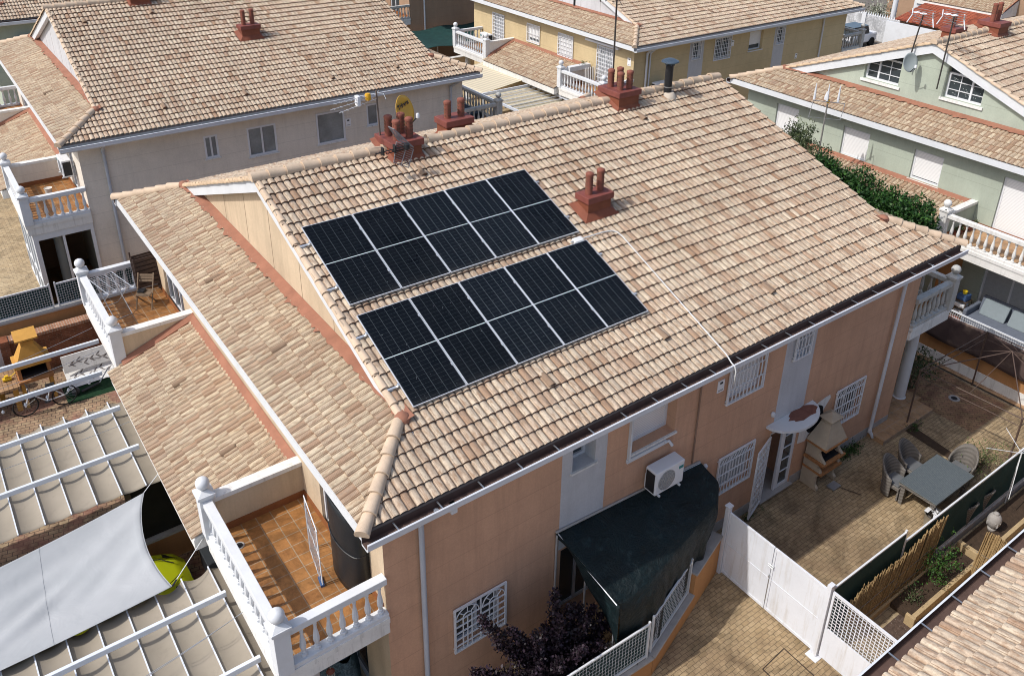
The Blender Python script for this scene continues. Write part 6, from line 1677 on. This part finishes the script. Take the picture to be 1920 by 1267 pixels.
# ------------------------------------------------------------------ things on the terraces
def rack(name, label, O, yaw, folded=False, lean=0, z=3.385):
    t = thing(name, label, 'drying rack', (O[0],O[1],z), 'drying racks on the terraces', rot=(lean,0,yaw))
    mb = MB(); 
    if not folded:
        for s_ in (-1,1):
            mb.tube([(-.6,s_*.32,.92),(.6,s_*.32,.92)], .012, 6)
            mb.tube([(-.5,s_*.26,.91),(.45,s_*.26,.02)], .010, 6); mb.tube([(.5,s_*.24,.91),(-.45,s_*.24,.02)], .010, 6)
        for x in (-.45,.45): mb.tube([(x,-.26,.02),(x,.26,.02)], .010, 6)
        mb.build('legs', mAlu, t); mb = MB()
        for k in range(13): mb.tube([(-.6+1.2*k/12,-.32,.925),(-.6+1.2*k/12,.32,.925)], .008, 4)
        for s_ in (-.1,.1): mb.tube([(-.6,s_,.93),(.6,s_,.93)], .006, 4)
        mb.build('wires', mAlu, t)
    else:
        for x in (-.5,-.46,.46,.5): mb.tube([(x,0,0),(x*.9,.0,1.35)], .011, 6)
        for z_ in (0,1.35,.7): mb.tube([(-.5,0,z_),(.5,0,z_)], .011, 6)
        mb.build('legs', mWhiteClean, t); mb = MB()
        for k in range(9): mb.tube([(-.4+.1*k,.02,.05),(-.4+.1*k,.02,1.30)], .006, 4)
        mb.build('wires', mWhiteClean, t); MB().box((-.52,-.03,-.01),(-.28,.04,.05)).build('feet', mBl, t)
    return t
rack('drying_rack', 'wire drying rack unfolded on the far white terrace', (-2.42,14.0), rad(102))
rack('drying_rack', 'white folded drying rack leaning in the near terrace beside the dark tank', (-1.62,2.25), rad(80), True, rad(0))
t = thing('water_tank', 'tall dark covered tank with a rounded front on the near terrace under the eave', 'tank', (-1.03,1.9,3.385))
def tank(u, v):
    a = math.pi*u; zz = 3.386+1.85*v; return Vector((-1.05-.34*max(0,math.sin(a))**.55*(1-.06*v), 1.70-.60*math.cos(a)+.012*math.sin(23*u+3*v), zz))
mTank = M('tank_black', (.010,.013,.016), .45, .3, 3, .5, 6, spec=.4)
MB(t).grid(tank, 24, 12).build('shell', mTank, t, smooth=True, thick=.01)
vs = [tank(k/24, 1) for k in range(25)]; MB(t).face(vs).build('lid', mTank, t, recalc=False)
mb = MB(t); mb.tube([tank(k/24, .52)+Vector((-.012,0,0)) for k in range(25)], .014, 5); mb.build('strap', mBlack, t)
t = thing('drain_grate', 'round drain grate set in the near terrace floor', 'drain', (-2.62,3.85,3.39)); MB(t).lathe((-2.62,3.6,3.386), [(.10,0),(.10,.01)], 16).build('ring', mConc, t); MB(t).lathe((-2.62,3.6,3.397), [(.07,0),(.06,.006)], 12).build('grate', mBlack, t)
mWd = M('teak', (.19,.135,.09), .8, .2, 14, .3, 40); mWdD = M('dark_wood', (.075,.05,.04), .8, .2, 12, .3, 40)
t = thing('folding_chair', 'weathered wooden folding chair standing open on the far terrace', 'chair', (-1.62,13.85,3.385), rot=(0,0,rad(-35)))
mb = MB()
for k in range(6): mb.box((-.20,-.20+.068*k,.42),(.20,-.15+.068*k,.44))
mb.build('seat', mWd, t); mb = MB()
for k in range(3): mb.ext([(-.20,.22+.02*k,.66+.08*k),(.20,.22+.02*k,.66+.08*k),(.20,.235+.02*k,.71+.08*k),(-.20,.235+.02*k,.71+.08*k)], (0,.018,0))
mb.build('backrest', mWd, t)
for s_ in (-1,1): MB().bar((s_*.215,-.24,0),(s_*.215,.29,.92),.03,.025).build('leg', mWd, t); MB().bar((s_*.185,.24,0),(s_*.185,-.20,.44),.03,.025).build('leg', mWd, t)
MB().box((-.2,-.06,.445),(.0,.14,.50)).build('gloves', mBlack, t, bevel=.02)
for q, wh in enumerate(('hindmost', 'middle', 'frontmost')):
    t = thing('folded_chair', wh+' of three folded dark wooden garden chairs leaning at the back of the far terrace', 'folded chair', (-1.35,14.72,3.385), 'folded wooden chairs on the far terrace', rot=(rad(-8),0,rad(4)))
    y0_ = -.12*q-.05; mb = MB()
    for s_ in (-1,1): mb.box((s_*.30-.02,y0_,0),(s_*.30+.02,y0_+.04,1.30-.08*q))
    mb.build('frame', mWdD, t); mb = MB()
    for k in range(7): mb.box((-.28,y0_+.005,.30+.13*k-.03*q),(.28,y0_+.03,.39+.13*k-.03*q))
    mb.build('slats', mWdD, t)
t = thing('bucket', 'pale bucket on the grey house terrace floor', 'bucket', (-3.49+1.1,24.0,3.385)); MB(t).lathe((-2.4,23.9,3.386), [(.10,0),(.13,.24),(.145,.25),(.11,.22)], 12).build('bucket', M('bucket_cream', (.62,.58,.52), .6), t, smooth=True)
ac_unit('ac_unit', 'air conditioner high on the wall of the grey house terrace', None, (0,1,0), (-1,0,0), loc=(-1.52,23.1,4.35))
ac_unit('ac_unit', 'left one of two air conditioners under the eave at the top left corner', None, (1,0,0), (0,-1,0), loc=(-.05,42.55,4.55))
ac_unit('ac_unit', 'right one of two air conditioners under the eave at the top left corner', None, (1,0,0), (0,-1,0), loc=(1.15,42.55,4.6))
# things under the near terrace
t = thing('covered_swing_seat', 'garden seat under a blue patterned cover below the near terrace', 'seat', (-1.35,1.9,0))
mPat, n, l, b = _new('blue_pattern'); c = rmp(n, l, nz(n, l, 7, 3, pos(n), .5, 1.5), [(.42, (.02,.05,.065)), (.5, (.09,.15,.18)), (.6, (.03,.06,.08))]); l.new(c, b.inputs['Base Color']); b.inputs['Roughness'].default_value = .6
def cov(u, v):
    a = 2*math.pi*u; r_ = (.42+.05*math.sin(3*a))*(1-.35*v**3); return Vector((-1.45+r_*math.cos(a), 2.0+r_*1.15*math.sin(a), 1.25*v+.03*math.sin(5*a)*v))
MB(t).grid(cov, 28, 10).build('cover', mPat, t, smooth=True); MB(t).lathe((-1.45,2.0,1.24), [(.27,0),(.15,.08),(.01,.10)], 14).build('cover_top', mPat, t, smooth=True)
t = thing('wind_chime', 'small wind chime hanging under the near terrace slab', 'wind chime', (-2.0,1.0,2.95)); mb = MB(t)
mb.tube([(-2.05,.9,2.96),(-2.05,.9,2.3)], .006, 4)
for k in range(4): mb.tube([(-2.05+.06*math.cos(k*1.57),.9+.06*math.sin(k*1.57),2.25),(-2.05+.06*math.cos(k*1.57),.9+.06*math.sin(k*1.57),1.95)], .012, 5)
mb.build('tubes', mSteel, t); MB(t).lathe((-2.05,.9,2.26), [(.08,0),(.02,.06)], 10).build('disc', mPot, t)

# ------------------------------------------------------------------ grey and yellow house yards
canopyw = thing('awning', 'striped cream awning above the yellow house yard', 'awning', (20.5,29.2,2.9))
mStr, n, l, b = _new('cream_stripe'); sx = n.new('ShaderNodeSeparateXYZ'); l.new(pos(n), sx.inputs[0])
q = mth(n, l, 'FRACT', mth(n, l, 'DIVIDE', sx.outputs[1], .30)); c = mix(n, l, (.60,.53,.38), (.48,.42,.31), mth(n, l, 'GREATER_THAN', q, .5)); l.new(c, b.inputs['Base Color']); b.inputs['Roughness'].default_value = .8
def aw(u, v): return Vector((18.9+3.0*u, 27.3+4.2*v, 2.72+.36*u-.05*math.sin(math.pi*v)))
MB(canopyw).grid(aw, 10, 40).build('cloth', mStr, canopyw, smooth=True, thick=.005); MB(canopyw).box((18.82,27.2,2.64),(18.9,31.6,2.74)).build('front_bar', mBeam, canopyw)
t = thing('pergola', 'white pergola with cream pleated cloth in front of the yellow house', 'pergola', (18.7,23,0))
for y in (22.75,26.9): MB(t).box((18.6,y-.04,2.76),(22.0,y+.04,2.9)).build('beam', mBeam, t)
for x in (18.6,21.9): MB(t).box((x-.04,22.79,2.77),(x+.04,26.86,2.89)).build('beam', mBeam, t)
for p in ((18.64,22.9),(18.64,26.75),(21.8,22.9)): MB(t).box((p[0]-.04,p[1]-.04,0),(p[0]+.04,p[1]+.04,2.755)).build('post', mBeam, t)
for k in range(1,9): MB(t).box((18.65,22.75+.46*k-.012,2.79),(21.85,22.75+.46*k+.012,2.82)).build('slat', mBeam, t)
def pc(u, v):
    q = v*9; f = q-int(q) if v < 1 else 0; return Vector((18.7+3.1*u, 22.8+4.05*v, 2.77-.13*(1-(2*f-1)**2)))
MB(t).grid(pc, 6, 90).build('cloth', mStr, t, smooth=True, thick=.004)
t = thing('netting_canopy', 'dark green netting canopy between the grey roof and the brown house', 'canopy', (24,39.5,2.6))
def nc(u, v): return Vector((21.2+7.5*u, 37.2+4.8*v, 2.65-.18*math.sin(math.pi*v)+.07*math.sin(14*u)))
MB(t).grid(nc, 40, 12).build('netting', mGreenNet, t, smooth=True, thick=.005)
mb = MB(t)
for x in (21.2,25,28.6): mb.tube([(x,37.2,0),(x,37.2,2.65)], .03, 6); mb.tube([(x,42.0,0),(x,42.0,2.65)], .03, 6)
mb.build('post', mWhite, t)
t = thing('boundary_wall', 'pale wall below the dark green netting canopy', 'wall', (25,37,0)); MB(t).box((19,36.8,0),(30,37.0,1.9)).build('wall_body', mPeachLit, t); MB(t).box((19,36.75,1.902),(30,37.05,1.96)).build('coping', mWhiteOld, t)
t = thing('ground_cloth', 'dark folded ground cloth behind the grey house terrace', 'ground cloth', (15.2,22.5,3.39)); MB(t).box((14.3,22.2,3.39),(15.5,24.2,3.75)).build('cloth', M('slate', (.03,.04,.05), .8), t, bevel=.03)
# yellow house terrace: small planter trough, rack
t = thing('awning_cassette', 'rolled white awning cassette above the terrace door of the yellow house', 'awning', (23.7,23,5.6)); MB(t).box((23.58,22.0,5.56),(23.76,24.6,5.68)).build('cassette', mWhiteClean, t, bevel=.02)
t = thing('planter_trough', 'white trough with a green plant on the yellow house terrace', 'planter', (22.6,24.2,4.3)); MB(t).box((22.2,24.05,4.16),(23.6,24.35,4.42)).build('trough', mWhite, t, bevel=.02)
mb = MB(t); R = random.Random(3); blob(mb, R, (23.2,24.2,4.5), (.25,.12,.12), 14, 8, .06); mb.build('foliage', mLeafB, t, recalc=False)
t = thing('stacked_loungers', 'pale folded frames leaning on the yellow house terrace wall', 'folded loungers', (23.3,23.9,3.39)); mb = MB(t)
for k in range(6): mb.bar((22.9+.12*k,23.6,3.4),(23.1+.12*k,23.9,4.3),.03,.03)
mb.build('frames', mWhiteOld, t)
ac_unit('ac_unit', 'air conditioner on the yellow house front wall behind the black flue', None, (1,0,0), (0,-1,0), loc=(25.45,21.0,3.35))
ac_unit('ac_unit', 'air conditioner on the far terrace of the yellow house', None, (0,1,0), (-1,0,0), loc=(23.7,33.6,3.5))

# ------------------------------------------------------------------ aerials of the other houses
mMast = M('mast_dark', (.05,.045,.042), .5, .1, 5, 0)
t = thing('tv_antenna', 'tall dark mast with a boom aerial rising from the four-pot chimney near the ridge end', 'antenna', (10.55,8.05,9.2))
MB(t).tube([(10.55,8.08,9.2),(10.50,8.08,12.2)], .025, 8).build('mast', mMast, t, smooth=True); mb = MB(t)
p = Vector((10.5,8.08,11.95)); mb.tube([p, p+Vector((-1.5,.1,.0))], .012, 5)
for k, e in ((1.45,.5),(.55,.45),(.35,.5),(.2,.55)):
    mb.tube([p+Vector((-k,.05,-.18)), p+Vector((-k,.05,.18))], .012 if k < 1 else .03, 5)
for s_ in (-1,1):
    for k in range(4): mb.tube([p+Vector((-.05,.0,0)), p+Vector((-.25+.05*k, s_*.35, .28-.18*k))], .008, 4)
for k in range(5): mb.tube([p+Vector((-.25-.1*k,-.3,-.02)), p+Vector((-.25-.1*k,.3,-.02))], .006, 4)
mb.build('aerial', mBlack, t)
def hdant(name, label, base, top, R_=.3, sc_=1.0):
    t = thing(name, label, 'antenna', base, 'aerials on the mint house gable'); MB(t).tube([base, top], .028, 8).build('mast', mMast, t, smooth=True)
    p = Vector(top); mb = MB(t)
    for s_ in (-1,1): mb.tube([p+Vector((.1*s_-.1, s_*.45, .10))+Vector((0,-.0,0)), p+Vector((-.05,s_*.40,-.12)), p+Vector((-.1,s_*.52,-.42))], .022, 6)
    for s_ in (-1,1): mb.tube([p+Vector((-.25+.1*math.cos(k*math.pi/6), s_*.13+.11*math.sin(k*math.pi/6), .03)) for k in range(13)], .017, 5)
    mb.build('dipoles', mWhiteClean, t); mb = MB(t)
    for k in range(7): mb.tube([p+Vector((.06,-.40,.12-.08*k)), p+Vector((.06,.40,.12-.08*k))], .008, 4)
    mb.tube([p+Vector((.06,-.3,-.4)), p+Vector((-.7,.2,.1))], .010, 5); mb.build('reflector', mSteel, t)
    return t
hdant('tv_antenna', 'left aerial with white curved dipoles on a mast at the mint gable', (24.55,7.25,8.1), (24.55,7.05,10.05))
hdant('tv_antenna', 'right aerial with white curved dipoles on a mast at the mint gable', (24.55,5.95,7.5), (24.55,5.92,10.2))
t = thing('satellite_dish', 'grey satellite dish on the mint gable between the two attic windows', 'satellite dish', (24.6,7.1,8.1))
dish(t, (24.3,7.02,8.28), (-.35,-.85,.25), .31, M('dish_grey', (.30,.34,.34), .6, .05), mBlack); MB(t).tube([(24.85,7.1,8.1),(24.4,7.1,8.1)], .02, 6).build('wall_arm', mBlack, t)
t = thing('tv_antenna', 'antenna with three white vertical fins on a mast in front of the mint roof', 'antenna', (21.6,8.3,3)); mb = MB(t)
MB(t).tube([(21.55,8.35,2.5),(21.5,8.3,6.95)], .03, 8).build('mast', M('mast_grey', (.22,.21,.19), .6), t, smooth=True)
for a in (-.42,.08,.5): mb.lathe((21.3+a*.5, 8.3-a*.75, 7.0), [(.045,0),(.035,.3),(.012,.62)], 6)
mb.lathe((21.45,8.35,7.0), [(.08,0),(.08,.12),(.03,.3)], 8); mb.build('fins', mWhiteClean, t, smooth=True)
mb = MB(t); mb.tube([(21.1,8.65,6.95),(21.75,7.75,6.95)], .015, 5)
for q in ((21.1,8.65),(21.75,7.75)): mb.tube([(q[0],q[1],6.95),(q[0]-.12,q[1],6.35)], .012, 5)
mb.tube([(20.95,8.65,6.35),(21.65,7.75,6.35)], .008, 4); mb.build('brackets', mSteel, t); MB(t).lathe((21.52,8.3,6.88), [(.05,0),(.06,.1),(.03,.14)], 8).build('amplifier', MATS['amber_plastic'], t)
R = random.Random(9)
for k in range(5):
    q = (22.35+.28*k, 3.02-.03*k, 3.386); t = thing('flower_pot', 'potted spiky plant on the mint terrace, %s in its row from the wall' % ('fifth','fourth','third','second','first')[k], 'plant pot', q, 'potted plants on the mint house terrace')
    MB(t).lathe(q, [(.07,0),(.10,.16),(.11,.17),(.08,.15)], 8).build('pot', mPot, t, smooth=True); ml = MB(t); leaves(ml, R, (q[0],q[1],3.55), 14, .16, (.03,.03,.02), 2.2, .25); ml.build('foliage', mLeafO, t, recalc=False)

# ------------------------------------------------------------------ street behind, top right
t = thing('garden_wall', 'white garden wall with a spiked top across the street at the top right', 'wall', (57.5,28,0)); mWB = paver('white_block', (.62,.63,.64), (.58,.59,.60), (.45,.46,.47), .4, .2, 0, .2, (.4,.38,.35), .5, .012, None, 1, .3, .7)
_bt = [x for x in mWB.node_tree.nodes if x.type == 'MAPPING'][0]; _bt.inputs['Rotation'].default_value = (0, rad(90), 0)
MB(t).box((58.5,22.0,0),(58.75,36,1.9)).build('wall_body', mWB, t)
for y in (22.0,26.2,30.5): MB(t).box((58.42,y,0),(58.49,y+.35,2.05)).build('pier', mWhite, t)
mb = MB(t)
for k in range(46): mb.frus((58.62,26.2+.21*k), (.05,.05), (.01,.01), 1.90, 2.15)
mb.build('spikes', mWhite, t)
t = thing('boundary_wall', 'plain white wall panels below the red tiled roof', 'wall', (56.8,22,0)); MB(t).box((56.7,14,0),(56.9,27.6,2.15)).build('wall_body', mWhite, t)
t = thing('garage_roof', 'bright red flat tiled garage roof behind the mint ridge', 'roof', (59.5,25,2.4))
_bt = [x for x in mRedTile.node_tree.nodes if x.type == 'MAPPING'][0]
MB(t).ext([(57.2,21.5,2.25),(57.2,27.2,2.25),(62.6,27.2,3.35),(62.6,21.5,3.35)], (0,0,.1)).build('tile_slope', mRedTile, t); MB(t).box((57.6,21.7,0),(62.4,27.0,2.24)).build('walls', mBrownW, t)
t = thing('parked_car', 'small white off-road car parked by the white street wall', 'car', (55.2,29.4,0)); mW = mWhiteClean
MB(t).box((53.9,28.5,.35),(57.3,30.1,1.05)).build('body', mW, t, bevel=.12)
b_ = MB(t); b_.frus((55.2,29.3),(1.05,.78),(.92,.66),1.051,1.62); b_.build('cabin', mGlass, t, bevel=.05); MB(t).box((54.25,28.62,1.625),(56.15,29.98,1.68)).build('roof', M('slate_roof', (.10,.14,.18), .5), t, bevel=.03)
for x in (54.5,56.6):
    for y in (28.55,30.0):
        w_ = MB(t); c_ = Vector((x,y,.35)); K = 14
        w_.add([c_+Vector((.35*math.cos(2*math.pi*k/K), dy, .35*math.sin(2*math.pi*k/K))) for dy in (-.12,.12) for k in range(K)], [(k,(k+1)%K,K+(k+1)%K,K+k) for k in range(K)]+[tuple(range(K)),tuple(range(2*K-1,K-1,-1))]); w_.build('wheel', mTyre, t, smooth=True)
t = thing('street_lamp', 'dark street lamp at the end of the yellow house terrace', 'lamp', (45.5,26.4,0)); MB(t).tube([(45.5,26.4,0),(45.5,26.4,6.9)], .06, 8).build('pole', mBlack, t, smooth=True); MB(t).lathe((45.5,26.4,6.9), [(.05,0),(.16,.08),(.22,.42),(.06,.55),(.01,.62)], 6).build('lantern', mBlack, t)
shrub('flowering_bush', 'pale flowering bush behind the spiked white wall', (61.0,31.0,1.6), (1.3,1.3,1.2), 90, 10, .22, leafmat('leaf_pale',(.12,.14,.08),(.35,.36,.28),(.5,.5,.42)), 31)
t = thing('laundry', 'white and blue cloth hanging in the far dark porch', 'laundry', (60.5,34.5,2)); 
def lu(u, v): return Vector((60.5+.05*math.sin(9*v), 34.0+1.0*u, 3.4-1.6*v))
MB(t).grid(lu, 8, 8).build('cloth', mWhite, t, smooth=True, thick=.01)
MB(house_east).lathe((60.2,29.2,0), [(.22,0),(.2,3.2)], 12).build('column', mWhite, house_east, smooth=True); MB(house_east).box((61.2,27.6,0),(62.2,28.2,3.2)).build('pillar', mWhite, house_east)
